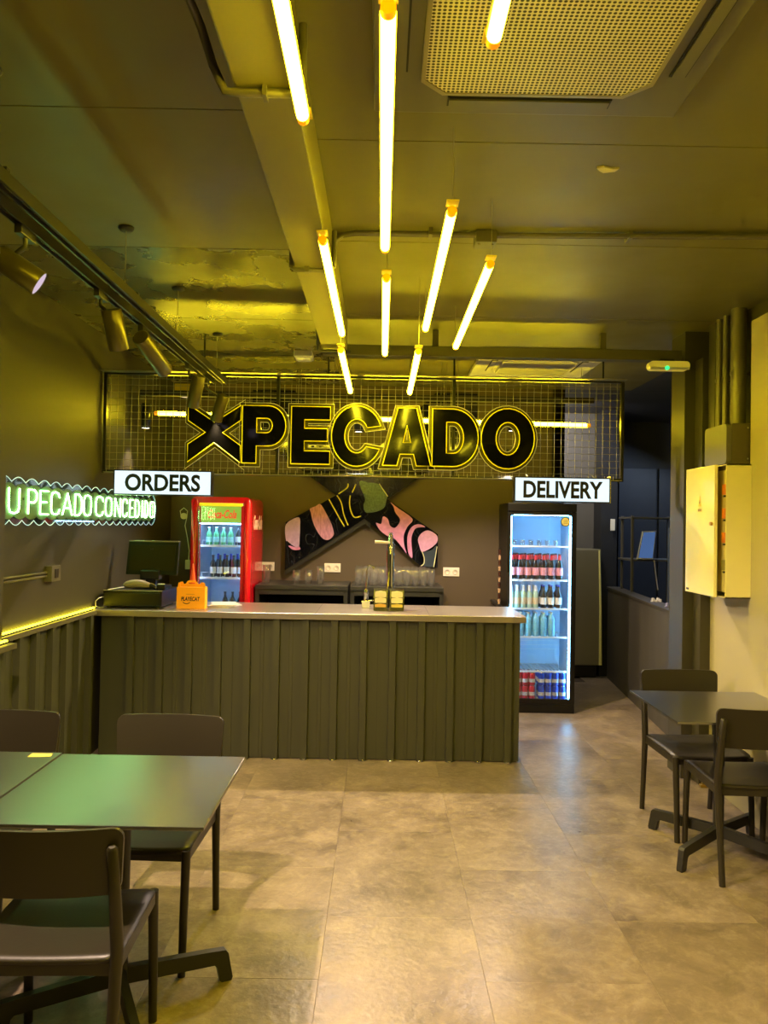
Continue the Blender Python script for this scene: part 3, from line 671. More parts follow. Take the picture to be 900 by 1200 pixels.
# hanging lightboxes
def lightbox(x0, x1, txt, label, tw, tcx, y=5.42, skew=0.0):
    z0, z1 = 1.84, 2.018; cx = (x0 + x1) / 2
    t = thing('lightbox_sign', label, 'sign', (cx, y, z0), skew)
    w = (x1 - x0) / 2; h = z1 - z0
    mb = MB(); f = 0.008
    mb.box(-w, w, 0.0, 0.075, h - f, h); mb.box(-w, w, 0.0, 0.075, 0, f); mb.box(-w, -w + f, 0, 0.075, f, h - f); mb.box(w - f, w, 0, 0.075, f, h - f)
    mb.box(-w + f, w - f, 0.068, 0.075, f, h - f)
    mb.build('housing', m_blackframe, t, local=True)
    B(-w + f, w - f, 0.004, 0.03, f, h - f).build('face', m_signwhite, t, local=True)
    me = text_mesh('lettering', txt, tw, 0.122, ext=0.003, bold=0.03)
    me.transform(Matrix.Translation((tcx, 0.002, h / 2))); link_mesh('lettering', me, m_letter_black, t)
    for s in (-0.7, 0.7): MB().tube([(w * s, 0.04, h), (w * s, 0.115, h + 0.02)], 0.004, 6).build('bracket', m_blackframe, t, local=True)
    return t
lightbox(-1.893, -1.200, 'ORDERS', 'white lit box sign reading ORDERS hanging above the cash register', 0.53, 0.0)
t = lightbox(0.935, 1.615, 'DELIVERY', 'white lit box sign reading DELIVERY hanging above the tall black fridge', 0.56, 0.005)
CB(0.336, 0.342, 0.0, 0.078, 0.0, 0.19, c=0.001).build('edge_trim', M('yellow_edge', (220, 200, 40), rough=0.4, emit=(1, .8, .05), es=0.3), t, local=True)

# ================================================================== NEON SIGN ON THE LEFT WALL
neon = thing('neon_sign', 'pale green neon lettering ending in PECADO CONCEDIDO on a scalloped panel, left wall', 'neon sign', (-2.0, 5.3, 1.68))
STK = {
 'U': [[(0, 1), (0, .25), (.12, .06), (.5, 0), (.88, .06), (1, .25), (1, 1)]],
 'T': [[(0, 1), (1, 1)], [(.5, 1), (.5, 0)]],
 'P': [[(0, 0), (0, 1), (.7, 1), (1, .88), (1, .6), (.7, .47), (0, .47)]],
 'E': [[(1, 1), (0, 1), (0, 0), (1, 0)], [(0, .52), (.8, .52)]],
 'C': [[(1, .76), (.88, .94), (.5, 1), (.12, .94), (0, .75), (0, .25), (.12, .06), (.5, 0), (.88, .06), (1, .24)]],
 'A': [[(0, 0), (.5, 1), (1, 0)], [(.2, .32), (.8, .32)]],
 'D': [[(0, 0), (0, 1), (.55, 1), (.9, .85), (1, .6), (1, .4), (.9, .15), (.55, 0), (0, 0)]],
 'O': [[(.5, 0), (.12, .06), (0, .25), (0, .75), (.12, .94), (.5, 1), (.88, .94), (1, .75), (1, .25), (.88, .06), (.5, 0)]],
 'N': [[(0, 0), (0, 1), (1, 0), (1, 1)]], 'I': [[(.5, 0), (.5, 1)]]}
def ypx(px): return 2.0 * 901 / (447 - px)
m_neon = EM('green_white_neon', (0.42, 1.0, 0.28), 22)
NX = -1.9945
for ch, a, b in (('T', -12, 3), ('U', 9, 23), ('P', 32, 43), ('E', 46, 57), ('C', 59, 70), ('A', 72, 85), ('D', 87, 96), ('O', 97.5, 107), ('C', 111.5, 121), ('O', 123, 131), ('N', 134, 141), ('C', 143, 149), ('E', 151.5, 156), ('D', 158, 163), ('I', 165.5, 167), ('D', 169, 173), ('O', 175, 181)):
    ya, yb = ypx(a), ypx(b)
    if ch == 'T': ya, yb = 3.99, 4.04
    mb = MB()
    for st in STK[ch]:
        mb.tube([(NX, ya + (0.05 + 0.88 * p[0]) * (yb - ya), 1.687 + p[1] * 0.138) for p in st], 0.0036, 6)
    mb.build('neon_letter', m_neon, neon)
# scalloped clear backing
def scal(y0, y1, z, amp, sgn, n):
    out = []
    for i in range(n):
        a = y0 + (y1 - y0) * i / n; b = y0 + (y1 - y0) * (i + 1) / n
        for k in range(7):
            q = k / 7; out.append((a + (b - a) * q, z + sgn * amp * math.sin(PI * q)))
    return out
loop = scal(4.0, 6.78, 1.86, 0.028, 1, 17) + [(6.80, 1.84), (6.83, 1.76), (6.80, 1.67)] + scal(6.78, 4.0, 1.65, 0.028, -1, 19)
MB().prism(loop, 'x', -2.008, -2.003).build('backing_panel', m_acrylic, neon)
MB().tube([(-2.003, p[0], p[1]) for p in loop + [loop[0]]], 0.0026, 5).build('bright_edge', M('edge_lit_acrylic', (200, 225, 235), rough=0.2, emit=(0.55, 0.8, 0.95), es=0.55), neon)
loopi = scal(4.05, 6.7, 1.835, 0.018, 1, 17) + scal(6.7, 4.05, 1.672, 0.018, -1, 19)
MB().prism(loopi, 'x', -2.0025, -2.000).build('printed_backing', M('mottled_print_film', (84, 112, 100), rough=0.6, var=0.9, scale=5), neon)
for y in (4.3, 5.3, 6.5): MB().tube([(XL, y, 1.77), (-2.0, y, 1.77)], 0.008, 8).build('standoff', m_chrome, neon)

t = thing('wall_switch_box', 'small dark switch box with two conduits on the left wall below the neon sign', 'switch box', (XL, 4.75, 1.33))
CB(XL, XL + 0.045, 4.66, 4.79, 1.28, 1.375, c=0.003).build('box', m_conduit, t)
CB(XL + 0.045, XL + 0.05, 4.70, 4.75, 1.30, 1.355, c=0.001).build('rocker', m_blackmetal, t)
for z in (1.315, 1.335): MB().tube([(XL + 0.01, 3.95, z), (XL + 0.01, 4.66, z)], 0.008, 8).build('conduit', m_conduit, t)

# ================================================================== COUNTER
ct = thing('bar_counter', 'long bar counter clad in dark corrugated steel with a stainless steel top', 'counter', (-0.5, 5.7, 0))
CB(-1.97, 0.985, 5.46, 6.02, 0.0, 0.985, c=0.003).build('body', m_blackmetal, ct)
XE = [-1.965, -1.033, -0.0092, 0.998]
for i in range(3):
    a, b = XE[i], XE[i + 1]
    fc = (0.912 - 0.2047 * math.floor((0.912 - a - 0.035) / 0.2047)) - a
    corrugated((a + 0.001, 5.452), (b - 0.001, 5.452), 0.006, 0.985, (0, -1), fc, 'corrugated_sheet', ct, m_corr)
corrugated((0.994, 5.455), (0.994, 6.02), 0.006, 0.985, (1, 0), 5.0, 'end_panel', ct, m_corr)
for k in range(14):
    x = 0.912 - 0.2047 * k
    MB().lathe([(0.020, 0.0), (0.021, 0.010), (0.016, 0.012), (0.016, 0.0)], (x, 5.430, 0.0), 12).build('rib_end', m_chrome, ct)
wt = CB(-2.028, 1.03, 5.40, 6.08, 0.987, 1.03, c=0.004); wt.build('worktop', m_worktop, ct)
for x in (-0.45, 0.35): B(x - 0.0008, x + 0.0008, 5.399, 6.08, 1.0295, 1.0304).build('worktop_joint', m_blackmetal, ct)

# ---- things on the counter
ZW = 1.03
t = thing('cash_drawer', 'black cash drawer box on the left end of the counter', 'cash drawer', (-1.77, 5.72, ZW))
CB(-1.985, -1.565, 5.53, 5.95, ZW + 0.012, ZW + 0.125, c=0.005).build('housing', m_black, t)
CB(-1.975, -1.575, 5.522, 5.531, ZW + 0.022, ZW + 0.112, c=0.003).build('drawer_front', m_black, t)
for x in (-1.95, -1.60):
    for y in (5.56, 5.92): MB().tube([(x, y, ZW), (x, y, ZW + 0.013)], 0.014, 10).build('foot', m_blackmetal, t)
B(-1.985, -1.565, 5.53, 5.536, ZW + 0.125, ZW + 0.128).build('top_edge', M('pale_edge_strip', (190, 185, 170), rough=0.3), t)  # pale strip along the drawer's top front edge
t = thing('pos_monitor', 'back of a black touch screen monitor standing on the cash drawer', 'monitor', (-1.72, 5.82, ZW + 0.125))
mb = MB()
tl = 0.06
mb.prism([(5.80, 1.255), (5.835, 1.25), (5.835 + tl, 1.50), (5.80 + tl, 1.505)], 'x', -1.915, -1.535); mb.build('screen_shell', m_blackgloss, t)
mb = MB(); mb.prism([(5.793 + 0.012, 1.285), (5.805, 1.285), (5.852, 1.475), (5.842, 1.475)], 'x', -1.895, -1.555); mb.build('rear_panel', M('dark_moulded_plastic', (40, 36, 8), rough=0.5, spec=0.1), t)
CB(-1.915, -1.535, 5.855, 5.90, 1.499, 1.509, c=0.003).build('top_edge', M('glossy_bezel', (120, 118, 110), rough=0.2), t)
CB(-1.80, -1.66, 5.77, 5.86, 1.22, 1.29, c=0.008).build('hinge', m_black, t)
CB(-1.765, -1.69, 5.80, 5.84, 1.17, 1.25, c=0.006).build('stand_neck', m_black, t)
CB(-1.84, -1.60, 5.72, 5.92, 1.155, 1.175, c=0.005).build('stand_base', m_black, t)
B(-1.742, -1.737, 5.832, 5.836, 1.44, 1.452).build('emblem', m_chrome, t); B(-1.729, -1.724, 5.832, 5.836, 1.44, 1.452).build('emblem', m_chrome, t)
# grey handset lying on the drawer
t = thing('barcode_scanner', 'grey handheld scanner lying on the cash drawer in front of the monitor', 'scanner', (-1.76, 5.62, 1.155))
mb = MB(); mb.tube([(-1.87 + 0.20 * q / 10, 5.62, 1.187 + 0.012 * math.sin(PI * q / 10)) for q in range(11)], [0.012, 0.024, 0.028, 0.030, 0.031, 0.031, 0.030, 0.028, 0.024, 0.020, 0.014], 12)
mb.build('body', M('warm_grey_plastic', (150, 138, 128), rough=0.35), t)
MB().tube([(-1.675, 5.62, 1.19), (-1.645, 5.615, 1.18), (-1.63, 5.61, 1.166)], [0.018, 0.016, 0.010], 10).build('grip', m_black, t)
t = thing('card_terminal', 'small dark card terminal with white buttons beside the scanner', 'card terminal', (-1.60, 5.66, 1.155))
CB(-1.635, -1.575, 5.63, 5.70, 1.155, 1.195, c=0.006).build('body', m_black, t)
for x in (-1.622, -1.605, -1.588): CB(x - 0.006, x + 0.006, 5.645, 5.66, 1.195, 1.20, c=0.001).build('button', m_white, t)
t = thing('cable', 'loop of white cable beside the cash drawer at the wall', 'cable', (-1.99, 5.5, ZW))
MB().tube([(-1.985, 5.56, 1.035), (-2.0, 5.50, 1.036), (-2.012, 5.46, 1.05), (-2.01, 5.45, 1.085), (-1.995, 5.47, 1.105), (-1.985, 5.52, 1.11), (-1.98, 5.535, 1.108)], 0.0035, 7).build('strand', m_white, t)
t = thing('cable', 'pale cable draped over the left rear edge of the cash drawer', 'cable', (-1.9, 5.6, 1.157))
MB().tube([(-1.955, 5.54, 1.161), (-1.93, 5.62, 1.162), (-1.87, 5.72, 1.17), (-1.84, 5.76, 1.18)], 0.0035, 7).build('strand', m_white, t)

t = thing('takeaway_box', 'orange cardboard takeaway box with carry handle and dark lettering on the counter', 'takeaway box', (-1.36, 5.6, ZW))
m_orange = M('orange_cardboard', (250, 165, 8), rough=0.55, var=0.05, emit=(255, 150, 0), es=0.0)
mb = MB(); mb.cbox(-1.466, -1.262, 5.555, 5.64, ZW, ZW + 0.155, c=0.002); mb.build('body', m_orange, t)
hl = [(-1.452, ZW + 0.153), (-1.274, ZW + 0.153), (-1.272, ZW + 0.175), (-1.285, ZW + 0.19), (-1.302, ZW + 0.188), (-1.312, ZW + 0.175), (-1.325, ZW + 0.178), (-1.338, ZW + 0.196), (-1.352, ZW + 0.204), (-1.385, ZW + 0.204), (-1.40, ZW + 0.196), (-1.412, ZW + 0.178), (-1.425, ZW + 0.175), (-1.435, ZW + 0.192), (-1.452, ZW + 0.19), (-1.458, ZW + 0.175)]
me = curve_mesh('handle_panel', [hl, rrect(-1.392, -1.345, ZW + 0.176, ZW + 0.187, 0.004)[::-1]], 0.003)
me.transform(Matrix.Translation(Vector((0, 5.60, 0)) - t.location)); link_mesh('handle_panel', me, m_orange, t)
mb = MB()
for s in (-1, 1): mb.prism([(-1.36 + s * 0.101, ZW + 0.15), (-1.36 + s * 0.080, ZW + 0.15), (-1.36 + s * 0.082, ZW + 0.188), (-1.36 + s * 0.094, ZW + 0.188)], 'y', 5.56, 5.565)
mb.build('flap', m_orange, t)
put_text('lettering', 'PLAYECAT', m_letter_black, t, (-1.365, 5.554, ZW + 0.072), 0.135, 0.030, bold=0.03, shear=0.15)
put_text('small_lettering', 'ORIGINAL', M('faint_brown_print', (150, 90, 10)), t, (-1.365, 5.554, ZW + 0.105), 0.062, 0.006)
MB().tube([(-1.418, 5.553, ZW + 0.048), (-1.408, 5.553, ZW + 0.040), (-1.393, 5.553, ZW + 0.036), (-1.378, 5.553, ZW + 0.040), (-1.368, 5.553, ZW + 0.048)], 0.0025, 6).build('printed_smile', m_letter_black, t)
t = thing('sauce_bottle', 'red pointed sauce bottle behind the orange takeaway box', 'bottle', (-1.42, 5.84, ZW))
MB().lathe([(0, 0), (0.030, 0), (0.032, 0.02), (0.032, 0.12), (0.026, 0.16)], (-1.42, 5.84, ZW), 16).build('body', M('red_squeeze_plastic', (200, 60, 30), rough=0.35), t)
MB().lathe([(0.026, 0.16), (0.020, 0.20), (0.010, 0.27), (0.004, 0.31), (0, 0.312)], (-1.42, 5.84, ZW), 16).build('nozzle', M('orange_nozzle', (235, 85, 40), rough=0.35), t)
t = thing('paper_stack', 'loose stack of white paper sheets right of the orange takeaway box', 'papers', (-1.2, 5.75, ZW))
for k in range(5):
    a = -0.25 + 0.12 * k; c_, s_ = math.cos(a), math.sin(a)
    pts = [(-1.17 + c_ * x - s_ * y, 5.78 + s_ * x + c_ * y) for x, y in ((-0.09, -0.12), (0.09, -0.12), (0.09, 0.12), (-0.09, 0.12))]
    MB().prism(pts, 'z', ZW + 0.0005 + 0.0045 * k, ZW + 0.003 + 0.0045 * k).build('sheet', m_white, t)

# beer tap, faucet, dispensers
t = thing('beer_tap', 'tall chrome beer tap column with a white lever on the counter', 'beer tap', (0.075, 5.86, ZW))
MB().tube([(0.075, 5.86, ZW), (0.075, 5.86, ZW + 0.012)], 0.05, 20).build('base_plate', m_chrome, t)
MB().tube([(0.075, 5.86, ZW + 0.01), (0.075, 5.86, 1.52)], 0.030, 20).build('column', M('polished_steel_column', (190, 192, 188), rough=0.10, metal=1.0, var=0.03), t)
MB().tube([(0.075, 5.855, 1.51), (0.075, 5.85, 1.60)], [0.026, 0.014], 14).build('cap', m_chrome, t)
MB().tube([(0.07, 5.84, 1.525), (-0.045, 5.83, 1.53)], [0.009, 0.013], 10).build('lever', m_outlet, t)
MB().tube([(0.075, 5.83, 1.50), (0.075, 5.78, 1.49), (0.075, 5.77, 1.44)], 0.009, 8).build('spout', m_chrome, t)
t = thing('faucet', 'small chrome swan neck faucet left of the beer tap', 'faucet', (-0.10, 5.86, ZW))
MB().tube([(-0.105, 5.86, 1.07), (-0.10, 5.86, 1.30), (-0.095, 5.86, 1.335), (-0.08, 5.85, 1.35), (-0.06, 5.84, 1.345), (-0.05, 5.83, 1.325)], 0.008, 10).build('neck', m_chrome, t)
MB().lathe([(0, 0), (0.034, 0), (0.034, 0.012), (0.018, 0.02), (0.020, 0.06), (0.014, 0.10), (0.022, 0.105), (0.010, 0.14), (0, 0.14)], (-0.105, 5.86, ZW), 14).build('valve', m_chrome, t)
MB().tube([(-0.14, 5.84, 1.075), (-0.05, 5.85, 1.085)], 0.006, 8).build('handle', m_chrome, t)
CB(-0.135, -0.075, 5.79, 5.80, ZW + 0.001, ZW + 0.055, c=0.002).build('tag', m_white, t)
def dispenser(x, label, second):
    t = thing('napkin_dispenser', label, 'dispenser', (x, 5.72, ZW), 0, 'pair of curved dispensers on the counter')
    w = 0.052; prof = [(5.66, ZW), (5.655, ZW + 0.03), (5.665, ZW + 0.09), (5.70, ZW + 0.145), (5.76, ZW + 0.155), (5.79, ZW + 0.13), (5.79, ZW)]
    MB().prism(prof, 'x', x - w, x + w).build('body', M('dark_olive_gloss', (44, 42, 30), rough=0.25), t)
    for (z0, z1, y, c) in ((0.098, 0.138, 5.668, (235, 222, 190)), (0.058, 0.092, 5.6545, (238, 220, 180)), (0.026, 0.046, 5.6525, (215, 170, 80) if not second else (215, 190, 90))):
        mb = MB(); mb.prism([(x - 0.040, ZW + z0), (x + 0.040, ZW + z0), (x + 0.042, ZW + (z0 + z1) / 2), (x + 0.040, ZW + z1), (x, ZW + z1 + 0.006), (x - 0.040, ZW + z1), (x - 0.042, ZW + (z0 + z1) / 2)], 'y', y - 0.012, y)
        mb.build('label_window', M('cream_label_%d_%d' % (c[1], c[2]), c, rough=0.4), t)
dispenser(0.005, 'left one of two dark curved dispensers with cream labels beneath the beer tap', False)
dispenser(0.125, 'right one of two dark curved dispensers with cream labels beneath the beer tap', True)

# ================================================================== BEHIND THE COUNTER
m_unit = M('black_bar_unit', (42, 41, 36), rough=0.4, var=0.08)
def unit(x0, x1, label):
    t = thing('back_bar_unit', label, 'bar unit', ((x0 + x1) / 2, 7.0, 0), 0, 'black units behind the counter')
    CB(x0, x1, 6.78, YB - 0.01, 1.075, 1.112, c=0.003).build('top', m_unit, t)
    for x in (x0, x1 - 0.035): CB(x, x + 0.035, 6.79, YB - 0.02, 0, 1.075, c=0.002).build('side_panel', m_unit, t)
    B(x0 + 0.035, x1 - 0.035, YB - 0.04, YB - 0.03, 0.05, 1.075).build('back_panel', m_dark, t)
    for z in (0.1, 0.55): B(x0 + 0.035, x1 - 0.035, 6.80, YB - 0.04, z, z + 0.02).build('shelf', m_unit, t)
    CB(x0 + 0.035, x1 - 0.035, 6.785, 6.80, 1.03, 1.075, c=0.002).build('fascia', m_unit, t)
unit(-1.10, -0.285, 'black open bar unit behind the counter, beside the red fridge')
unit(-0.262, 0.56, 'black open bar unit behind the beer tap, crowded with glasses')
def glass_proto(h, r):
    t = thing('drinking_glass', '', 'glass')
    MB().lathe([(0, 0.0), (r * 0.80, 0.0), (r, h), (r - 0.0025, h), (r * 0.80 - 0.002, 0.012), (0, 0.012)], (0, 0, 0), 16).build('tumbler', m_tumbler, t, local=True)
    return t
ga = glass_proto(0.165, 0.036); ga['group'] = 'glasses on the left bar unit'
for i, (x, s, lb) in enumerate(((-1.035, 1.0, 'tall empty glass beside the red fridge on the left bar unit'), (-0.765, 0.75, 'low empty glass left of a pair in the middle of the left bar unit'), (-0.655, 0.75, 'low empty glass right of its twin on the left bar unit'), (-0.545, 0.98, 'tall empty glass in front of the wall socket on the left bar unit'))):
    place(ga, (x, 7.02, 1.112), 0, lb, i == 0, (1, 1, s))
gb = glass_proto(0.160, 0.031); gb['group'] = 'tall glasses crowded on the right bar unit'
k = 0
for row, y in enumerate((6.92, 7.03, 7.14)):
    nn = 10 if row == 0 else 9
    for i in range(nn):
        place(gb, (-0.20 + 0.0735 * (i + 0.5 * (row % 2)) , y, 1.112), 0, 'tall glass in the %s row behind the beer tap, %s' % (('front', 'middle', 'rear')[row], nth(i, nn)), k == 0, (1, 1, 0.98 + 0.03 * row)); k += 1

def socket(x, z, label, wide=0.155):
    t = thing('wall_socket', label, 'socket', (x, YB, z), 0, 'white sockets on the back wall')
    CB(x - wide / 2, x + wide / 2, YB - 0.012, YB, z - 0.042, z + 0.042, c=0.003).build('plate', m_outlet, t)
    for s in (-1, 1):
        MB().lathe([(0.0, 0), (0.026, 0), (0.026, 0.004), (0.020, 0.004), (0.018, -0.002), (0, -0.002)], (0, 0, 0), 16).build('insert', M('socket_insert', (200, 188, 168), rough=0.4), t, local=True).matrix_local = Matrix.Translation((s * wide / 4, -0.0135, 0)) @ Matrix.Rotation(PI / 2, 4, 'X')
socket(-1.10, 1.240, 'double wall socket half hidden behind the red fridge')
socket(-0.462, 1.238, 'double wall socket above the left bar unit beside a tall glass')
socket(0.682, 1.218, 'double wall socket on the bare wall right of the glasses')
t = thing('charger', 'white charger with round head and hanging cable on the wall left of the red fridge', 'charger', (-1.90, YB, 1.72))
MB().tube([(-1.90, YB - 0.03, 1.71), (-1.90, YB - 0.004, 1.71)], 0.030, 14).build('head', m_outlet, t)
MB().tube([(-1.93, YB - 0.01, 1.72), (-1.935, YB - 0.02, 1.76), (-1.90, YB - 0.02, 1.79), (-1.865, YB - 0.02, 1.76), (-1.87, YB - 0.02, 1.70), (-1.885, YB - 0.02, 1.62), (-1.86, YB - 0.02, 1.50), (-1.84, YB - 0.02, 1.38), (-1.845, YB - 0.02, 1.26)], 0.0045, 7).build('cable', m_white, t)
CB(-1.875, -1.815, YB - 0.03, YB - 0.002, 1.20, 1.29, c=0.003).build('plug', m_outlet, t)

# X-shaped marbled art on the back wall
def art_material():
    m = bpy.data.materials.new('marbled_gloss_print'); m.use_nodes = True; nt = m.node_tree; b = nt.nodes['Principled BSDF']
    tc = nt.nodes.new('ShaderNodeTexCoord')
    mp = nt.nodes.new('ShaderNodeMapping'); mp.inputs['Location'].default_value = (0.31, 0, 0.27); nt.links.new(tc.outputs['Object'], mp.inputs[0])
    n0 = nt.nodes.new('ShaderNodeTexNoise'); n0.inputs['Scale'].default_value = 2.6; n0.inputs['Detail'].default_value = 2; n0.inputs['Distortion'].default_value = 1.6
    nt.links.new(mp.outputs[0], n0.inputs['Vector'])
    vm = nt.nodes.new('ShaderNodeVectorMath'); vm.operation = 'MULTIPLY_ADD'; vm.inputs[1].default_value = (0.55, 0.55, 0.55)
    nt.links.new(n0.outputs['Color'], vm.inputs[0]); nt.links.new(mp.outputs[0], vm.inputs[2])
    wv = nt.nodes.new('ShaderNodeTexWave'); wv.inputs['Scale'].default_value = 1.35; wv.inputs['Distortion'].default_value = 1.5; wv.inputs['Detail'].default_value = 1.0
    wv.bands_direction = 'X'; nt.links.new(vm.outputs[0], wv.inputs['Vector'])
    r = nt.nodes.new('ShaderNodeValToRGB'); e = r.color_ramp.elements
    stops = [(0.0, (6, 6, 8)), (0.5, (8, 8, 10)), (0.56, (34, 36, 40)), (0.60, (9, 9, 11)), (0.86, (12, 12, 14)), (0.9, (52, 56, 62)), (0.93, (10, 10, 12)), (1.0, (7, 7, 9))]
    e[0].position = 0; e[0].color = L(stops[0][1]); e[1].position = 1; e[1].color = L(stops[-1][1])
    for p, c in stops[1:-1]: e.new(p).color = L(c)
    nt.links.new(wv.outputs['Fac'], r.inputs[0]); nt.links.new(r.outputs[0], b.inputs['Base Color'])
    b.inputs['Roughness'].default_value = 0.14; b.inputs['Coat Weight'].default_value = 0.5
    bp = nt.nodes.new('ShaderNodeBump'); bp.inputs['Strength'].default_value = 0.25; bp.inputs['Distance'].default_value = 0.02
    nt.links.new(n0.outputs[0], bp.inputs['Height']); nt.links.new(bp.outputs[0], b.inputs['Normal'])
    return m
art = thing('wall_art', 'large X-shaped glossy art panel with black and pink marbled swirls on the back wall', 'art', (-0.19, YB, 1.2))
YA = 7.34
m_art = art_material(); m_artside = M('olive_black_box_side', (20, 18, 10), rough=0.5)
ax = [(-0.912, 1.668), (-0.912, 1.212), (-0.160, 1.715), (-0.104, 1.672), (0.402, 1.258), (0.545, 1.262), (0.543, 1.579), (0.055, 1.906), (0.90, 2.50), (0.90, 2.93), (0.50, 2.93), (-0.19, 2.25), (-0.85, 2.93), (-1.25, 2.93), (-1.25, 2.50), (-0.436, 1.934)]
face = MB(); face.prism(ax, 'y', YA, YA + 0.004)
side = MB(); side.prism(ax, 'y', YA + 0.004, YB - 0.002)
# the print is laid on four arms
low = MB(); low.prism([(-0.912, 1.30), (-0.912, 1.165), (-0.155, 1.668), (-0.108, 1.632), (-0.104, 1.70), (-0.20, 1.74)], 'y', YA + 0.012, YB - 0.002); low.build('lower_dark_band', m_artside, art)  # dark layer set lower behind the left arm
face.build('printed_face', m_art, art); side.build('box_body', m_artside, art)

def smooth(pts, closed=True, k=5):
    n = len(pts); out = []
    for i in range(n if closed else n - 1):
        g = lambda j: Vector(pts[j % n]) if closed else Vector(pts[max(0, min(n - 1, j))])
        p0, p1, p2, p3 = g(i - 1), g(i), g(i + 1), g(i + 2)
        for q in range(k):
            t_ = q / k
            out.append(tuple(0.5 * ((2 * p1) + (p2 - p0) * t_ + (2 * p0 - 5 * p1 + 4 * p2 - p3) * t_ ** 2 + (3 * p1 - p0 - 3 * p2 + p3) * t_ ** 3)))
    if not closed: out.append(tuple(pts[-1]))
    return out
SW = {'lilac_tip': [(-0.908, 1.649), (-0.788, 1.718), (-0.774, 1.619), (-0.776, 1.529), (-0.783, 1.434), (-0.837, 1.446), (-0.892, 1.49), (-0.907, 1.499)], 'pink_fleck': [(-0.881, 1.445), (-0.819, 1.434), (-0.779, 1.438), (-0.77, 1.411), (-0.837, 1.408)], 'striped_pink_band': [(-0.682, 1.80), (-0.631, 1.825), (-0.583, 1.845), (-0.527, 1.759), (-0.476, 1.66), (-0.451, 1.57), (-0.474, 1.525), (-0.513, 1.506), (-0.559, 1.523), (-0.614, 1.595), (-0.652, 1.675), (-0.672, 1.756)], 'crackled_silver_patch': [(-0.212, 2.072), (-0.125, 2.061), (-0.035, 2.048), (0.048, 1.959), (0.045, 1.889), (0.024, 1.823), (-0.048, 1.785), (-0.147, 1.775), (-0.172, 1.837), (-0.159, 1.901), (-0.196, 1.991)], 'large_pink_swirl': [(0.086, 1.876), (0.153, 1.825), (0.223, 1.78), (0.285, 1.735), (0.297, 1.700), (0.251, 1.646), (0.218, 1.564), (0.222, 1.474), (0.245, 1.394), (0.211, 1.437), (0.137, 1.523), (0.065, 1.552), (-0.009, 1.606), (-0.05, 1.676), (-0.001, 1.669), (0.016, 1.738), (0.062, 1.715), (0.085, 1.652), (0.136, 1.635), (0.18, 1.708), (0.133, 1.779), (0.114, 1.833)], 'pink_arc': [(0.253, 1.555), (0.28, 1.628), (0.325, 1.665), (0.379, 1.668), (0.420, 1.645), (0.38, 1.643), (0.327, 1.629), (0.299, 1.574), (0.29, 1.511), (0.303, 1.355), (0.27, 1.38), (0.254, 1.456)], 'pink_tip': [(0.354, 1.53), (0.39, 1.589), (0.453, 1.613), (0.532, 1.568), (0.537, 1.506), (0.491, 1.457), (0.429, 1.419), (0.389, 1.413), (0.37, 1.458)], 'slate_patch': [(0.402, 1.401), (0.483, 1.427), (0.533, 1.47), (0.523, 1.388), (0.509, 1.275), (0.410, 1.275), (0.416, 1.332)]}
SWM = {'lilac_tip': ('lilac_print', (176, 150, 192), 0.35, 26), 'pink_fleck': ('pink_print', (196, 130, 172), 0.45, 22), 'striped_pink_band': ('striped_pink_print', (180, 128, 160), 0.75, 22), 'crackled_silver_patch': ('crackled_slate_print', (88, 108, 104), 0.9, 60), 'large_pink_swirl': ('pink_print', (196, 130, 172), 0.45, 22), 'pink_arc': ('pink_print', (196, 130, 172), 0.45, 22), 'pink_tip': ('pale_pink_print', (196, 146, 182), 0.4, 22), 'slate_patch': ('slate_print', (44, 54, 66), 0.4, 14)}
for nm, pts in SW.items():
    mn, c, vr, sc_ = SWM[nm]
    MB().prism(smooth(pts), 'y', YA - 0.0012, YA + 0.0002).build(nm, M(mn, c, rough=0.3, var=vr, scale=sc_, coat=0.3, stretch=(3.0, 1, 0.8) if 'striped' in nm else None), art)
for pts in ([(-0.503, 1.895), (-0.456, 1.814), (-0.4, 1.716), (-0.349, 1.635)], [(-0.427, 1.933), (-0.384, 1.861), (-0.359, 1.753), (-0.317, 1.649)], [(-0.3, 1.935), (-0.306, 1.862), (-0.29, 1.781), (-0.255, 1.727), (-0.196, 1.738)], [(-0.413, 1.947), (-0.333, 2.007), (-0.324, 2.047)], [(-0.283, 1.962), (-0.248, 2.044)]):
    MB().tube([(p[0], YA - 0.001, p[1]) for p in smooth(pts, False)], 0.006, 5).build('yellow_reflection_line', M('yellow_reflection_paint', (240, 225, 60), rough=0.35), art)  # tube lamp reflections in the gloss, painted on as yellow lines
for pts in ([(0.393, 1.413), (0.415, 1.35), (0.413, 1.296), (0.386, 1.275)], [(0.536, 1.461), (0.523, 1.37), (0.507, 1.265)], [(-0.026, 2.052), (0.012, 1.995), (0.058, 1.932)]):
    MB().tube([(p[0], YA - 0.001, p[1]) for p in smooth(pts, False)], 0.004, 5).build('cream_line', M('cream_printed_line', (225, 222, 170), rough=0.35), art)

# decorative notched strip at the right end of the back wall
t = thing('bead_strip', 'narrow vertical strip of pale and brown links hanging by the tall black fridge', 'hanging strip', (1.08, 7.0, 1.0))
for k in range(10): MB().tube([(1.083, 7.0, 0.96 + 0.05 * k), (1.083, 7.0, 1.0 + 0.05 * k)], [0.010, 0.013], 8).build('link', M('pale_link', (170, 140, 110), rough=0.4) if k % 2 == 0 else M('brown_link', (60, 30, 24), rough=0.4), t)
CB(1.065, 1.10, 6.98, YB, 0.935, 0.96, c=0.002).build('holder', m_blackmetal, t)

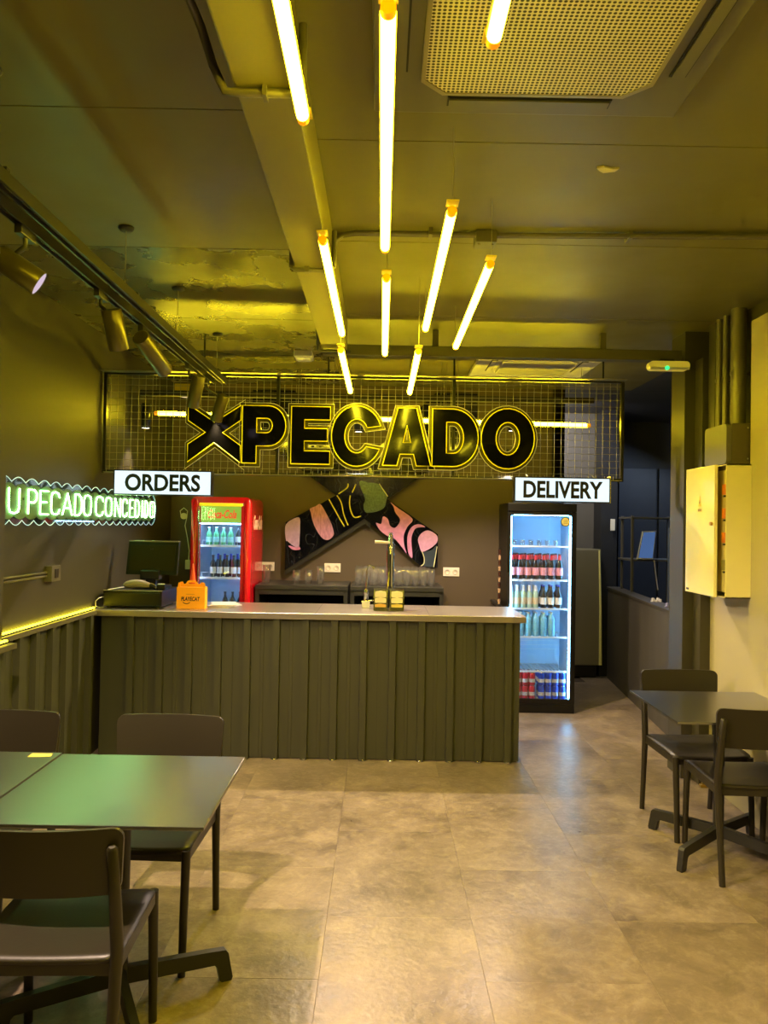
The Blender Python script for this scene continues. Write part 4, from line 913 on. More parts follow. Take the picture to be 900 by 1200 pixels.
# ================================================================== DRINKS
def bottle_proto(name, h, r, mg, ml=None, mcap=None, mneck=None, neck=0.42):
    t = thing(name, '', 'bottle')
    MB().lathe([(0, 0), (r * 0.92, 0), (r, 0.006), (r, h * (1 - neck)), (r * 0.85, h * (1 - neck * 0.80)), (r * 0.42, h * (1 - neck * 0.5)), (r * 0.38, h * 0.965), (0, h * 0.965)], (0, 0, 0), 12).build('body', mg, t, local=True)
    if ml: MB().lathe([(r + 0.0006, h * 0.16), (r + 0.0006, h * 0.46)], (0, 0, 0), 12).build('label', ml, t, local=True)
    if mneck: MB().lathe([(r * 0.52, h * 0.76), (r * 0.45, h * 0.94)], (0, 0, 0), 12).build('neck_label', mneck, t, local=True)
    if mcap: MB().lathe([(r * 0.46, h * 0.95), (r * 0.48, h * 0.962), (r * 0.44, h), (0, h)], (0, 0, 0), 12).build('cap', mcap, t, local=True)
    return t
m_darkglass = M('dark_brown_bottle_glass', (28, 22, 22), rough=0.1, coat=0.5)
m_greenglass = M('green_bottle_glass', (90, 170, 120), rough=0.12, coat=0.4)
m_paleglass = M('pale_green_bottle_glass', (176, 206, 186), rough=0.12, coat=0.4)
m_water = M('water_bottle_plastic', (120, 190, 225), rough=0.15, coat=0.3, var=0.3, scale=40)
m_redl = M('pink_white_label', (232, 150, 168), rough=0.5, var=0.5, scale=75); m_neckred = M('red_neck_foil', (205, 40, 50), rough=0.4, var=0.2)
m_whitel = M('white_label', (226, 226, 224), rough=0.5, var=0.1); m_creaml = M('cream_label', (214, 198, 160), rough=0.5)
m_capblack = M('black_cap', (20, 20, 24), rough=0.3); m_capwhite = M('white_cap', (230, 235, 235), rough=0.4); m_capblue = M('blue_cap', (50, 70, 190), rough=0.4)
def row(proto, xs, y, z, labels, s=None):
    for i, x in enumerate(xs):
        place(proto, (x, y + random.uniform(-0.006, 0.006), z), random.uniform(-0.3, 0.3), labels[i] if isinstance(labels, list) else labels, s is None and not proto.get('_used'), None)
        proto['_used'] = 1

m_ledcool = EM('cool_white_fridge_led', (0.22, 0.62, 1.0), 42.0)
m_fridgein = M('white_fridge_liner', (185, 212, 238), rough=0.45, var=0.03)
m_shelfw = M('white_wire_shelf', (220, 228, 235), rough=0.4)
# ---- tall black fridge on the right
FX0, FX1, FY0, FY1, FZ = 1.135, 1.755, 6.90, 7.395, 1.875
fr_ = thing('drinks_fridge', 'tall black glass-door drinks fridge glowing blue, right of the counter', 'fridge', ((FX0 + FX1) / 2, 7.1, 0))
mb = MB(); wl_ = 0.03
mb.box(FX0, FX0 + wl_, FY0 + 0.03, FY1, 0.04, FZ); mb.box(FX1 - wl_, FX1, FY0 + 0.03, FY1, 0.04, FZ); mb.box(FX0 + wl_, FX1 - wl_, FY1 - 0.03, FY1, 0.04, FZ)
mb.box(FX0 + wl_, FX1 - wl_, FY0 + 0.03, FY1 - 0.03, FZ - 0.07, FZ); mb.box(FX0 + wl_, FX1 - wl_, FY0 + 0.03, FY1 - 0.03, 0.04, 0.10)
mb.build('cabinet', m_black, fr_)
mb = MB(); gx0, gx1, gz0, gz1 = 1.165, 1.712, 0.125, 1.772
mb.box(FX0, gx0, FY0, FY0 + 0.028, 0.08, 1.80); mb.box(gx1, FX1, FY0, FY0 + 0.028, 0.08, 1.80); mb.box(gx0, gx1, FY0, FY0 + 0.028, gz1, 1.80); mb.box(gx0, gx1, FY0, FY0 + 0.028, 0.08, gz0)
door = mb.build('door', m_black, fr_)
B(gx0, gx1, FY0 + 0.012, FY0 + 0.016, gz0, gz1).build('glass_pane', m_glass, door)
CB(FX0 + 0.004, FX0 + 0.022, FY0 - 0.03, FY0, 0.80, 1.25, c=0.004).build('handle', m_blackmetal, door)
CB(FX0, FX1, FY0 - 0.01, FY0 + 0.03, 1.803, FZ, c=0.004).build('header', m_black, fr_)
CB(FX0, FX1, FY0, FY0 + 0.03, 0.0, 0.078, c=0.003).build('kick_plate', m_black, fr_)
mb = MB(); i0, i1 = FX0 + wl_ + 0.001, FX1 - wl_ - 0.001
mb.box(i0, i0 + 0.006, FY0 + 0.035, FY1 - 0.04, 0.10, FZ - 0.07); mb.box(i1 - 0.006, i1, FY0 + 0.035, FY1 - 0.04, 0.10, FZ - 0.07); mb.box(i0, i1, FY1 - 0.046, FY1 - 0.034, 0.10, FZ - 0.07)
mb.box(i0, i1, FY0 + 0.035, FY1 - 0.04, 0.10, 0.112); mb.box(i0, i1, FY0 + 0.035, FY1 - 0.04, FZ - 0.085, FZ - 0.075)
mb.build('liner', m_fridgein, fr_)
B(i1 - 0.020, i1 - 0.007, FY0 + 0.036, FY0 + 0.050, 0.13, 1.76).build('led_strip', m_ledcool, fr_)
B(i0 + 0.007, i0 + 0.014, FY0 + 0.036, FY0 + 0.046, 0.13, 1.76).build('led_strip', m_ledcool, fr_)
B(i0 + 0.03, i1 - 0.03, FY0 + 0.036, FY0 + 0.048, 1.768, 1.776).build('led_strip', m_ledcool, fr_)
for k in range(5): B(i0 + 0.02, i1 - 0.02, FY1 - 0.048, FY1 - 0.046, 0.5 + 0.04 * k, 0.504 + 0.04 * k).build('vent_slat', m_shelfw, fr_)
SH = [0.365, 0.672, 0.928, 1.186, 1.492]
for z in SH:
    sh = MB(); sh.cbox(i0 + 0.008, i1 - 0.03, FY0 + 0.06, FY0 + 0.066, z - 0.012, z + 0.004, c=0.001)
    for q in range(16):
        x = i0 + 0.012 + (i1 - i0 - 0.05) * q / 15; sh.box(x - 0.0015, x + 0.0015, FY0 + 0.066, FY1 - 0.05, z - 0.005, z - 0.001)
    sh.box(i0 + 0.008, i1 - 0.03, FY1 - 0.055, FY1 - 0.050, z - 0.006, z)
    sh.build('shelf', m_shelfw, fr_)
MB().tube([(1.655, FY0 - 0.002, 1.715), (1.655, FY0 + 0.011, 1.715)], 0.043, 24).build('sticker_rim', M('dark_green_rim', (40, 66, 36), rough=0.5), fr_)
MB().tube([(1.655, FY0 - 0.003, 1.715), (1.655, FY0 + 0.002, 1.715)], 0.036, 24).build('sticker', M('gold_round_sticker', (196, 176, 84), rough=0.5, var=0.2, scale=50), fr_)
for k in range(3): B(1.636, 1.674, FY0 - 0.0042, FY0 - 0.003, 1.728 - 0.014 * k, 1.731 - 0.014 * k).build('sticker_print', M('dark_green_rim', (40, 66, 36)), fr_)
# small glasses lying on the top shelf
gs = thing('shot_glass', '', 'glass', group='small clear glasses on the top shelf of the black fridge')
MB().lathe([(0, 0), (0.018, 0), (0.024, 0.05), (0.022, 0.05), (0.016, 0.006), (0, 0.006)], (0, 0, 0), 12).build('tumbler', m_tumbler, gs, local=True)
for i in range(6): place(gs, (1.215 + 0.075 * i, 7.0, SH[4] + 0.004), 0, 'small clear glass on the top shelf of the black fridge, ' + nth(i, 6), i == 0)
br = bottle_proto('beer_bottle', 0.232, 0.031, m_darkglass, m_redl, m_capblack, m_neckred); br['group'] = 'red-labelled beer bottles in the black fridge'
for row_, (y, nn, x0_) in enumerate(((6.99, 7, 1.195), (7.07, 6, 1.23), (7.15, 7, 1.195))):
    for i in range(nn): place(br, (x0_ + 0.072 * i, y, SH[3] + 0.004), random.uniform(0, 6), 'red-labelled dark beer bottle, %s row of the second shelf, %s' % (('front', 'middle', 'rear')[row_], nth(i, nn)), row_ == 0 and i == 0)
bp_ = bottle_proto('tonic_bottle', 0.20, 0.025, m_paleglass, m_creaml, m_capwhite, m_whitel); bp_['group'] = 'small pale bottles in the black fridge'
k = 0
for row_, y in enumerate((6.99, 7.06)):
    for i in range(5):
        place(bp_, (1.19 + 0.056 * i, y, SH[2] + 0.004), random.uniform(0, 6), 'small pale green bottle, %s row on the third shelf, %s' % (('front', 'rear')[row_], nth(i, 5)), k == 0); k += 1
bd = bottle_proto('dark_bottle', 0.205, 0.029, m_darkglass, m_whitel, m_capblue); bd['group'] = 'dark white-labelled bottles in the black fridge'
k = 0
for row_, y in enumerate((6.99, 7.07)):
    for i in range(3):
        place(bd, (1.485 + 0.068 * i, y, SH[2] + 0.004), random.uniform(0, 6), 'dark bottle with white label right of the pale bottles, %s row, %s' % (('front', 'rear')[row_], nth(i, 3)), k == 0); k += 1
bw = bottle_proto('water_bottle', 0.215, 0.031, m_water, None, m_capwhite, None, neck=0.28); bw['group'] = 'clear water bottles in the black fridge'
k = 0
for row_, y in enumerate((6.99, 7.07)):
    for i in range(6):
        place(bw, (1.21 + 0.070 * i, y, SH[1] + 0.004), random.uniform(0, 6), 'clear bluish water bottle, %s row on the fourth shelf, %s' % (('front', 'rear')[row_], nth(i, 6)), k == 0); k += 1
def can_proto(mat, nm):
    t = thing(nm, '', 'can')
    MB().lathe([(0.024, 0), (0.030, 0.008), (0.030, 0.105), (0.025, 0.115)], (0, 0, 0), 14).build('body', mat, t, local=True)
    MB().lathe([(0.025, 0.115), (0.025, 0.118), (0.022, 0.116), (0, 0.116)], (0, 0, 0), 14).build('lid', m_chrome, t, local=True)
    MB().lathe([(0.0304, 0.030), (0.0304, 0.062)], (0, 0, 0), 14).build('white_band', M('can_white_print', (225, 225, 228), rough=0.35, var=0.8, scale=70), t, local=True)
    return t
cr = can_proto(M('red_can', (196, 28, 44), rough=0.3, metal=0.3, var=0.3, scale=50), 'drink_can'); cr['group'] = 'red cans on the floor of the black fridge'
cb_ = can_proto(M('blue_can', (34, 72, 190), rough=0.3, metal=0.3, var=0.3, scale=50), 'drink_can'); cb_['group'] = 'blue cans on the floor of the black fridge'
kr = kb = 0
for lev in range(2):
    for row_, y in enumerate((6.985, 7.055, 7.125)):
        for i in range(4):
            if row_ == 2 and lev == 0: continue
            place(cr, (1.20 + 0.063 * i, y, 0.113 + 0.1185 * lev), random.uniform(0, 6), 'red can, %s layer, %s row, %s in the fridge bottom' % (('lower', 'upper')[lev], ('front', 'middle', 'rear')[row_], nth(i, 4)), kr == 0); kr += 1
            place(cb_, (1.475 + 0.063 * i, y, 0.113 + 0.1185 * lev), random.uniform(0, 6), 'blue can, %s layer, %s row, %s in the fridge bottom' % (('lower', 'upper')[lev], ('front', 'middle', 'rear')[row_], nth(i, 4)), kb == 0); kb += 1

# ---- red fridge on the left
m_red = M('glossy_red_fridge', (196, 12, 28), rough=0.22, coat=0.5, var=0.04)
RX0, RX1, RY0, RY1, RZ = -1.635, -1.115, 6.60, 7.25, 1.875
rf = thing('drinks_fridge', 'bright red rounded drinks fridge with glass door behind the cash register', 'fridge', ((RX0 + RX1) / 2, 6.9, 0))
mb = MB(); wv_ = 0.055
prof = rrect(RX0, RX1, RY0 - 0.02, RY1, 0.045, 5)
inner = [(RX0 + wv_, RY0 - 0.03), (RX1 - wv_, RY0 - 0.03)]
# side walls as rounded columns, back and top
mb.tube([(RX0 + 0.035, RY0 + 0.02, 0.05), (RX0 + 0.035, RY0 + 0.02, RZ - 0.045), (RX0 + 0.035, RY0 + 0.02, RZ - 0.02)], [0.036, 0.036, 0.026], 18)
mb.tube([(RX1 - 0.035, RY0 + 0.02, 0.05), (RX1 - 0.035, RY0 + 0.02, RZ - 0.045), (RX1 - 0.035, RY0 + 0.02, RZ - 0.02)], [0.036, 0.036, 0.026], 18)
mb.box(RX0, RX0 + 0.045, RY0 + 0.02, RY1, 0.05, RZ - 0.05); mb.box(RX1 - 0.045, RX1, RY0 + 0.02, RY1, 0.05, RZ - 0.05)
mb.box(RX0 + 0.045, RX1 - 0.045, RY1 - 0.04, RY1, 0.05, RZ - 0.05)
pr = [(RX0, RZ - 0.052)] + [(RX0 + 0.05 - 0.05 * math.cos(a), RZ - 0.05 + 0.05 * math.sin(a)) for a in [0.2, 0.5, 0.8, 1.1, 1.4]] + [(RX1 - 0.05 + 0.05 * math.sin(a), RZ - 0.05 + 0.05 * math.cos(a)) for a in [0.15, 0.45, 0.75, 1.05, 1.35]] + [(RX1, RZ - 0.052)]
mb.prism(pr, 'y', RY0 + 0.0, RY1)
mb.build('cabinet', m_red, rf)
CB(RX0 + 0.02, RX1 - 0.02, RY0 + 0.03, RY1, 0.0, 0.05, c=0.004).build('plinth', m_black, rf)
jx0, jx1 = RX0 + 0.085, RX1 - 0.085
mb = MB(); mb.box(RX0 + 0.06, jx0, RY0 - 0.012, RY0 + 0.02, 0.14, 1.80); mb.box(jx1, RX1 - 0.06, RY0 - 0.012, RY0 + 0.02, 0.14, 1.80); mb.box(jx0, jx1, RY0 - 0.012, RY0 + 0.02, 0.14, 0.19)
rd = mb.build('door', M('deep_red_door_frame', (165, 16, 26), rough=0.25, coat=0.4), rf)
CB(jx0 - 0.01, jx1 + 0.01, RY0 - 0.018, RY0 + 0.02, 1.795, 1.822, c=0.004).build('lit_top_bar', M('yellow_top_bar', (225, 205, 30), rough=0.35, emit=(1, .8, .02), es=0.5), rf)
B(jx0, jx1, RY0 + 0.0, RY0 + 0.004, 0.19, 1.795).build('glass_pane', m_glass, rd)
MB().tube([(jx0 - 0.008, RY0 - 0.022, 0.9), (jx0 - 0.008, RY0 - 0.022, 1.76)], 0.006, 8).build('handle', m_chrome, rd)
B(RX0 + 0.05, RX1 - 0.05, RY0 + 0.045, RY0 + 0.055, 1.655, 1.80).build('header_panel', M('green_tinted_header', (130, 165, 60), rough=0.4, emit=(150, 190, 70), es=0.75), rf)
put_text('header_lettering', 'Coca-Cola', M('orange_red_script', (235, 80, 45), rough=0.4, emit=(1.0, 0.13, 0.04), es=0.6), rf, ((jx0 + jx1) / 2, RY0 + 0.043, 1.728), 0.25, 0.075, bold=0.03, shear=0.35)
put_text('side_lettering', 'Coca-Cola', M('cream_script', (232, 205, 170), rough=0.4), rf, (RX1 + 0.001, 6.96, 1.66), 0.46, 0.13, rot=PI / 2, bold=0.03, shear=0.35)
mb = MB()
mb.box(RX0 + 0.05, RX0 + 0.056, RY0 + 0.05, RY1 - 0.05, 0.14, 1.82); mb.box(RX1 - 0.056, RX1 - 0.05, RY0 + 0.05, RY1 - 0.05, 0.14, 1.82); mb.box(RX0 + 0.05, RX1 - 0.05, RY1 - 0.055, RY1 - 0.045, 0.14, 1.82); mb.box(RX0 + 0.05, RX1 - 0.05, RY0 + 0.05, RY1 - 0.05, 0.14, 0.15)
mb.build('liner', m_fridgein, rf)
m_ledcool2 = EM('white_blue_fridge_led', (0.34, 0.62, 1.0), 24.0)
B(RX0 + 0.058, RX0 + 0.068, RY0 + 0.03, RY0 + 0.042, 0.2, 1.65).build('led_strip', m_ledcool2, rf)
B(RX1 - 0.068, RX1 - 0.058, RY0 + 0.03, RY0 + 0.042, 0.2, 1.65).build('led_strip', m_ledcool2, rf)
B(RX0 + 0.08, RX1 - 0.08, RY0 + 0.06, RY0 + 0.10, 1.64, 1.65).build('led_strip', m_ledcool2, rf)
RSH = [0.50, 0.86, 1.178, 1.455]
for z in RSH:
    sh = MB(); sh.cbox(RX0 + 0.058, RX1 - 0.058, RY0 + 0.065, RY0 + 0.071, z - 0.012, z + 0.006, c=0.001)
    for q in range(12):
        x = RX0 + 0.065 + (RX1 - RX0 - 0.13) * q / 11; sh.box(x - 0.0015, x + 0.0015, RY0 + 0.071, RY1 - 0.06, z - 0.005, z - 0.001)
    for q in range(4):
        x = RX0 + 0.09 + 0.10 * q
        sh.tube([(x, RY0 + 0.068, z), (x, RY0 + 0.068, z + 0.045), (x + 0.06, RY0 + 0.068, z + 0.045), (x + 0.06, RY0 + 0.068, z)], 0.002, 5)
    sh.build('shelf', m_shelfw, rf)
bg_ = bottle_proto('green_bottle', 0.155, 0.027, m_greenglass, M('teal_label', (150, 220, 215), rough=0.5), m_capwhite, None); bg_['group'] = 'green bottles in the red fridge'
for i in range(4): place(bg_, (-1.50 + 0.063 * i, 6.72, RSH[3] + 0.004), 0, 'green bottle on the top shelf of the red fridge, ' + nth(i, 4), i == 0)
b2 = bottle_proto('dark_bottle', 0.165, 0.026, m_darkglass, m_whitel, m_capblack, None); b2['group'] = 'dark bottles in the red fridge'
k = 0
for sh_, xs, nm in ((3, (-1.245,), 'single dark bottle right of the green ones, top shelf of the red fridge'), (2, (-1.46, -1.40, -1.34, -1.28, -1.22), None), (1, (-1.35, -1.285, -1.22), None)):
    for i, x in enumerate(xs):
        lb = nm or 'dark bottle on the %s shelf of the red fridge, %s' % (('', 'third', 'second')[sh_], nth(i, len(xs)))
        place(b2, (x, 6.72, RSH[sh_] + 0.004), 0, lb, k == 0, (1, 1, 1.15 if sh_ < 3 else 1.0)); k += 1
b3 = bottle_proto('blue_capped_bottle', 0.20, 0.025, m_darkglass, None, m_capblue, M('blue_neck', (60, 80, 200), rough=0.4)); b3['group'] = 'blue-necked bottles in the red fridge'
for i in range(5): place(b3, (-1.43 + 0.056 * i, 6.79, RSH[2] + 0.004), 0, 'blue-necked bottle behind the dark ones, red fridge second shelf, ' + nth(i, 5), i == 0)

# ================================================================== RIGHT SIDE FITTINGS
cab = thing('electrical_cabinet', 'white electrical cabinet lit yellow on the right wall, its door ajar', 'electrical cabinet', (2.05, 4.65, 1.27))
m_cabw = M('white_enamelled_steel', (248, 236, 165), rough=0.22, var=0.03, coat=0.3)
mb = MB(); y0, y1, z0, z1, xf = 4.42, 4.90, 1.272, 2.045, 1.985
mb.box(xf, XR - 0.036, y0, y0 + 0.006, z0, z1); mb.box(xf, XR - 0.036, y1 - 0.006, y1, z0, z1); mb.box(xf, XR - 0.036, y0, y1, z1 - 0.006, z1); mb.box(xf, XR - 0.036, y0, y1, z0, z0 + 0.006); mb.box(XR - 0.042, XR - 0.036, y0, y1, z0, z1)
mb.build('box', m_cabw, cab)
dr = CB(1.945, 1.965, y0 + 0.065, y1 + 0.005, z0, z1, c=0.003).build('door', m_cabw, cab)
MB().tube([(1.932, 4.515, 1.70), (1.947, 4.515, 1.70)], 0.011, 12).build('lock', M('brass_lock', (200, 150, 60), rough=0.3, metal=0.6), dr)
mb = MB(); mb.prism([(4.71, 1.805), (4.67, 1.805), (4.69, 1.87)], 'x', 1.9435, 1.9452); mb.build('hazard_sticker', M('yellow_hazard', (225, 190, 20), rough=0.5), dr)
mb = MB(); mb.prism([(4.694, 1.845), (4.684, 1.828), (4.690, 1.828), (4.686, 1.812), (4.698, 1.832), (4.692, 1.832)], 'x', 1.9425, 1.9436); mb.build('hazard_bolt', m_letter_black, dr)
B(1.9435, 1.9452, 4.665, 4.715, 1.775, 1.79).build('sticker_caption', M('faint_print', (150, 120, 30), rough=0.5), dr)
B(1.9435, 1.9452, 4.845, 4.885, 1.285, 1.298).build('maker_plate', m_letter_black, dr)
mb = MB(); mb.box(xf + 0.02, xf + 0.03, y0 + 0.008, y0 + 0.30, z0 + 0.03, z1 - 0.03); mb.build('inner_cover', M('inner_cover_ochre', (205, 190, 120), rough=0.4), cab)
for k, z in enumerate((1.90, 1.76, 1.62, 1.46)):
    CB(xf + 0.002, xf + 0.02, y0 + 0.012, y0 + 0.062, z - 0.03, z + 0.03, c=0.002).build('breaker', M('orange_breaker', (215, 120, 30), rough=0.4) if k < 3 else M('grey_breaker', (120, 110, 60), rough=0.4), cab)
    CB(xf - 0.004, xf + 0.018, y0 + 0.015, y0 + 0.035, z - 0.045, z - 0.034, c=0.001).build('breaker_lever', m_black, cab)
t = thing('wall_box', 'dark rounded metal box on the right wall directly above the electrical cabinet', 'box', (2.1, 4.6, 2.05))
mb = MB(); mb.prism(rrect(4.46, 4.76, 2.052, 2.285, 0.025), 'x', 2.0, 2.03); mb.build('front_cover', M('dark_grey_cover', (96, 92, 84), rough=0.4), t)
CB(2.03, XR, 4.455, 4.765, 2.05, 2.288, c=0.004).build('body', M('dark_brown_metal', (84, 76, 58), rough=0.4), t)
for z in (2.08, 2.26): MB().tube([(2.12, 4.448, z), (2.12, 4.456, z)], 0.006, 8).build('screw', m_chrome, t)
for i, (x, y, r_, lb) in enumerate(((2.13, 4.86, 0.020, 'slim vertical pipe on the right wall, farthest of three above the dark box'), (2.13, 4.77, 0.018, 'slim vertical pipe on the right wall, middle one of three above the dark box'), (2.14, 4.62, 0.045, 'thick vertical pipe on the right wall above the dark box'))):
    t = thing('pipe', lb, 'pipe', (x, y, 2.29), 0, 'vertical pipes above the dark box')
    MB().tube([(x, y, 2.29 if i > 0 else 2.2), (x, y, 3.0)], r_, 14).build('pipe_run', m_conduit, t)
    CB(x - r_ - 0.004, XR, y - 0.008, y + 0.008, 2.60, 2.62, c=0.001).build('saddle', m_conduit, t)

# ---- corridor and back room
t = thing('steel_cabinet', 'dull stainless steel cabinet at the end of the corridor right of the fridge', 'cabinet', (2.2, 8.75, 0))
CB(1.86, 2.45, 8.55, 8.94, 0.14, 1.43, c=0.006).build('body', m_steel_dull, t)
CB(1.865, 2.435, 8.53, 8.549, 0.15, 1.42, c=0.006).build('door', m_steel_dull, t)
mb = MB(); mb.tube([(2.452, 8.53, 0.15), (2.445, 8.53, 0.8), (2.425, 8.53, 1.42)], [0.018, 0.014, 0.009], 8); mb.build('edge_trim', M('bent_edge_reflection', (245, 235, 150), rough=0.3), t)  # bright colour stands in for a reflection along the cabinet edge
CB(1.88, 2.43, 8.60, 8.93, 0.0, 0.14, c=0.003).build('plinth', m_blackmetal, t)
t = thing('metal_rack', 'thin grey metal rack standing behind the half wall', 'rack', (2.75, 7.9, 0))
m_rack = M('grey_rack_metal', (110, 108, 104), rough=0.4, metal=0.4)
for (x, y) in ((2.60, 7.95), (3.10, 7.95), (2.62, 8.35), (3.12, 8.35)): CB(x - 0.012, x + 0.012, y - 0.012, y + 0.012, 0, 1.80, c=0.002).build('upright', m_rack, t)
for z in (0.6, 1.33, 1.77): CB(2.585, 3.13, 7.93, 8.37, z, z + 0.018, c=0.002).build('shelf', m_rack, t)
t = thing('tablet_screen', 'tilted tablet with blue screen and white frame on the rack beyond the half wall', 'tablet', (2.72, 7.80, 1.348))
mb = MB(); mb.prism([(2.635, 1.352), (2.80, 1.352), (2.83, 1.648), (2.69, 1.640)], 'y', 7.90, 7.915); mb.build('frame', M('white_tablet_frame', (205, 205, 200), rough=0.35), t)
mb = MB(); mb.prism([(2.650, 1.366), (2.792, 1.366), (2.818, 1.635), (2.700, 1.628)], 'y', 7.893, 7.90); mb.build('screen', EM('dim_blue_screen', (0.06, 0.12, 0.28), 1.0), t)
MB().tube([(2.81, 7.90, 1.35), (2.83, 7.90, 1.2), (2.85, 7.89, 1.04)], 0.005, 6).build('cable', m_white, t)
CB(2.64, 2.84, 7.89, 7.935, 1.346, 1.353, c=0.002).build('foot', m_blackmetal, t)
t = thing('steel_post', 'bluish steel post beside the tablet beyond the half wall', 'post', (2.95, 7.8, 0))
CB(2.90, 2.955, 7.72, 7.77, 0, 1.68, c=0.003).build('post', M('blue_grey_post', (120, 130, 150), rough=0.35, metal=0.3), t)
CB(2.88, 2.975, 7.70, 7.79, 0.0, 0.012, c=0.002).build('foot_plate', m_blackmetal, t)
t = thing('wall_switch', 'small white switch plate on the dark column above the half wall', 'switch', (2.60, 8.6, 1.76))
CB(2.57, 2.62, 8.605, 8.62, 1.64, 1.77, c=0.003).build('plate', m_white, t)
for i, (x, z, lb) in enumerate(((2.46, 1.03, 'crumpled pale scrap lying on the half wall near the pillar'), (2.42, 1.03, 'small bluish bundle lying on the half wall beside the pillar'))):
    t = thing('scrap', lb, 'scrap', (x, 6.9 - 0.45 * i, 1.012))
    for k in range(7): CB(x - 0.03 + 0.012 * k, x - 0.012 + 0.012 * k, 6.88 - 0.45 * i + 0.01 * (k % 3), 6.91 - 0.45 * i + 0.01 * (k % 3), 1.012, 1.022 + 0.008 * ((k * 7) % 4), c=0.003).build('piece', m_white if i == 0 else M('pale_blue_plastic', (150, 150, 190), rough=0.4), t)

# ================================================================== FURNITURE
def make_chair():
    t = thing('dining_chair', '', 'chair', group='matt black stacking chairs')
    # faces +y; origin on the floor at the centre
    sw, sd, sz = 0.215, 0.215, 0.455
    # seat: rounded, slightly dished grid
    nx, ny = 12, 12; vs = []; fs = []
    def hw(v):   # half width along depth v in -1..1
        return sw
    for j in range(ny + 1):
        for i in range(nx + 1):
            u, v = -1 + 2 * i / nx, -1 + 2 * j / ny
            x, y = u * sw, v * sd
            # rounded corners
            r = 0.035; ax_, ay_ = abs(x) - (sw - r), abs(y) - (sd - r)
            if ax_ > 0 and ay_ > 0:
                l = math.hypot(ax_, ay_)
                if l > r: x = math.copysign(sw - r + ax_ * r / l, x); y = math.copysign(sd - r + ay_ * r / l, y)
            z = sz - 0.012 * (1 - u * u) * (1 - 0.6 * v * v) - (0.010 * max(0, v - 0.6) / 0.4)
            vs.append((x, y, z))
    n1 = (nx + 1) * (ny + 1)
    vs += [(x, y, z - 0.014) for x, y, z in vs]
    for j in range(ny):
        for i in range(nx):
            a = j * (nx + 1) + i; q = (a, a + 1, a + nx + 2, a + nx + 1); fs.append(q); fs.append(tuple(k + n1 for k in q[::-1]))
    edge = [i for i in range(nx + 1)] + [j * (nx + 1) + nx for j in range(1, ny + 1)] + [ny * (nx + 1) + i for i in range(nx - 1, -1, -1)] + [j * (nx + 1) for j in range(ny - 1, 0, -1)]
    for k in range(len(edge)):
        a, b = edge[k], edge[(k + 1) % len(edge)]; fs.append((a, b, b + n1, a + n1))
    MB().add(vs, fs, True).build('seat', m_plastic_chair, t, local=True)
    mb = MB()
    mb.cbox(-sw + 0.01, sw - 0.01, sd - 0.022, sd - 0.006, sz - 0.052, sz - 0.014, c=0.003); mb.cbox(-sw + 0.01, sw - 0.01, -sd + 0.006, -sd + 0.022, sz - 0.052, sz - 0.014, c=0.003)
    mb.cbox(-sw + 0.002, -sw + 0.018, -sd + 0.01, sd - 0.01, sz - 0.052, sz - 0.012, c=0.003); mb.cbox(sw - 0.018, sw - 0.002, -sd + 0.01, sd - 0.01, sz - 0.052, sz - 0.012, c=0.003)
    mb.build('seat_frame', m_plastic_chair, t, local=True)
    for s in (-1, 1):
        MB().tube([(s * 0.203, 0.232, 0.0), (s * 0.203, 0.222, 0.2), (s * 0.203, 0.203, sz - 0.012)], [0.0145, 0.0155, 0.0175], 12).build('leg', m_plastic_chair, t, local=True)
        MB().tube([(s * 0.205, -0.262, 0.0), (s * 0.207, -0.238, 0.2), (s * 0.209, -0.214, sz - 0.03), (s * 0.211, -0.212, sz + 0.02), (s * 0.209, -0.232, sz + 0.16), (s * 0.206, -0.262, sz + 0.318), (s * 0.206, -0.264, sz + 0.326)], [0.0145, 0.0155, 0.018, 0.0185, 0.0175, 0.0155, 0.009], 12).build('leg', m_plastic_chair, t, local=True)
    # backrest: curved board with rounded corners
    H0, H1, hwid, rc, th = 0.635, 0.825, 0.232, 0.032, 0.013
    nx = 18; vs = []; fs = []
    rows_ = [rc * (1 - math.cos(math.radians(q))) / (H1 - H0) for q in (0, 18, 36, 54, 72, 90)]; rows_ = rows_ + [0.35, 0.5, 0.65] + [1 - q for q in rows_[::-1]]; nz = len(rows_) - 1
    for j in range(nz + 1):
        v = rows_[j]; z = H0 + (H1 - H0) * v; ez = min(z - H0, H1 - z)
        wd = hwid if ez >= rc else hwid - rc + math.sqrt(max(0, rc * rc - (rc - ez) ** 2))
        wd -= 0.012 * (1 - v)
        for i in range(nx + 1):
            u = -1 + 2 * i / nx; x = u * wd
            y = -0.243 - 0.045 * (1 - (x / hwid) ** 2) * 0.75 - 0.028 * (v) + 0.024
            vs.append((x, y, z))
    n1 = len(vs); vs += [(x, y + th, z) for x, y, z in vs]
    for j in range(nz):
        for i in range(nx):
            a = j * (nx + 1) + i; q = (a, a + 1, a + nx + 2, a + nx + 1); fs.append(q); fs.append(tuple(k + n1 for k in q[::-1]))
    edge = [i for i in range(nx + 1)] + [j * (nx + 1) + nx for j in range(1, nz + 1)] + [nz * (nx + 1) + i for i in range(nx - 1, -1, -1)] + [j * (nx + 1) for j in range(nz - 1, 0, -1)]
    mb = MB().add(vs, fs, True)
    m2 = MB(); n_ = len(edge)
    mb.add([vs[e] for e in edge] + [vs[e + n1] for e in edge], [(k, (k + 1) % n_, n_ + (k + 1) % n_, n_ + k) for k in range(n_)], False)
    mb.build('backrest', m_plastic_chair, t, local=True)
    return t
ch = make_chair()
place(ch, (-0.925, 2.345, 0), math.radians(2), 'black chair nearest the camera with its back to us, at the left table', True)
place(ch, (-0.895, 3.075, 0), PI + math.radians(-2), 'black chair on the counter side of the near left table, facing us')
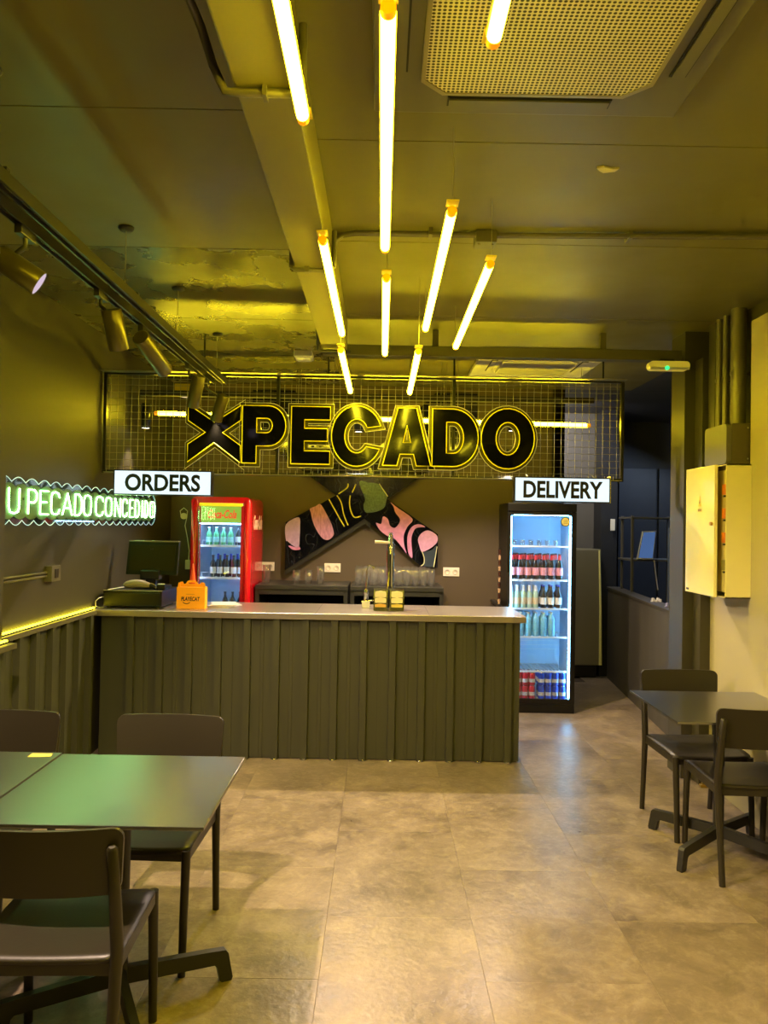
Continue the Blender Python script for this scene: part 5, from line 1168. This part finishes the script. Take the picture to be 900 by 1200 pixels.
place(ch, (-1.60, 3.10, 0), PI, 'black chair beyond the table at the left edge, only its backrest showing')
place(ch, (1.795, 4.345, 0), PI + math.radians(2), 'black chair behind the right table, facing the camera')
place(ch, (1.835, 3.865, 0), math.radians(-2), 'black chair in front of the right table with its back to us')

def make_table(name):
    t = thing(name, '', 'table', group='square black bistro tables')
    CB(-0.354, 0.354, -0.349, 0.349, 0.738, 0.75, c=0.0025).build('table_top', m_table, t, local=True)
    MB().tube([(0, 0, 0.10), (0, 0, 0.70)], 0.027, 18).build('column', m_tablebase, t, local=True)
    for k in range(4):
        mb = MB(); mb.cbox(0.02, 0.26, -0.016, 0.016, 0.715, 0.738, c=0.002)
        o = mb.build('top_arm', m_tablebase, t, local=True); o.rotation_euler = (0, 0, PI / 4 + k * PI / 2)
        mb = MB(); prof = [(0.0, 0.135), (0.30, 0.118), (0.365, 0.112), (0.375, 0.10), (0.392, 0.012), (0.388, 0.0), (0.352, 0.0), (0.345, 0.008), (0.335, 0.055), (0.325, 0.066), (0.0, 0.080)]
        mb.prism(prof, 'y', -0.014, 0.014); o = mb.build('base_leg', m_tablebase, t, local=True)
        o.rotation_euler = (0, 0, k * PI / 2)
    return t
tb = make_table('bistro_table')
def turn_base(t, a):
    for k, o in enumerate([c for c in t.children if c.name.startswith('base_leg')]): o.rotation_euler = (0, 0, a + k * PI / 2)
place(tb, (-0.866, 2.655, 0), 0, 'black square table in the left foreground reflecting green light', True); turn_base(tb, math.radians(27))
t2 = place(tb, (-1.5475, 2.672, 0), 0, 'black square table at the left edge with a small yellow sticker', scale=(0.90, 1, 1)); turn_base(t2, math.radians(27))
t3 = place(tb, (1.774, 4.005, 0), 0, 'black square table against the right wall'); turn_base(t3, math.radians(40))
t = thing('sticker', 'small yellow rectangular sticker on the corner of the left edge table', 'sticker', (-1.30, 2.99, 0.75))
mb = MB(); mb.prism([(-1.335, 2.955), (-1.25, 2.965), (-1.258, 3.0), (-1.335, 3.0)], 'z', 0.7502, 0.7512); mb.build('label_sheet', M('pale_yellow_sticker', (226, 212, 90), rough=0.5), t)
t = thing('floor_glint', 'small gold glint on the floor behind the right table chairs, shaped as a block', 'box', (2.10, 5.0, 0))
CB(2.09, 2.15, 4.98, 5.01, 0.0, 0.018, c=0.003).build('base', M('gold_glint', (190, 160, 70), rough=0.3, metal=0.7), t)  # glint of light at the floor, built as a small brassy block
CB(2.10, 2.12, 4.985, 5.0, 0.018, 0.03, c=0.002).build('glint_tip', M('gold_glint', (190, 160, 70)), t)
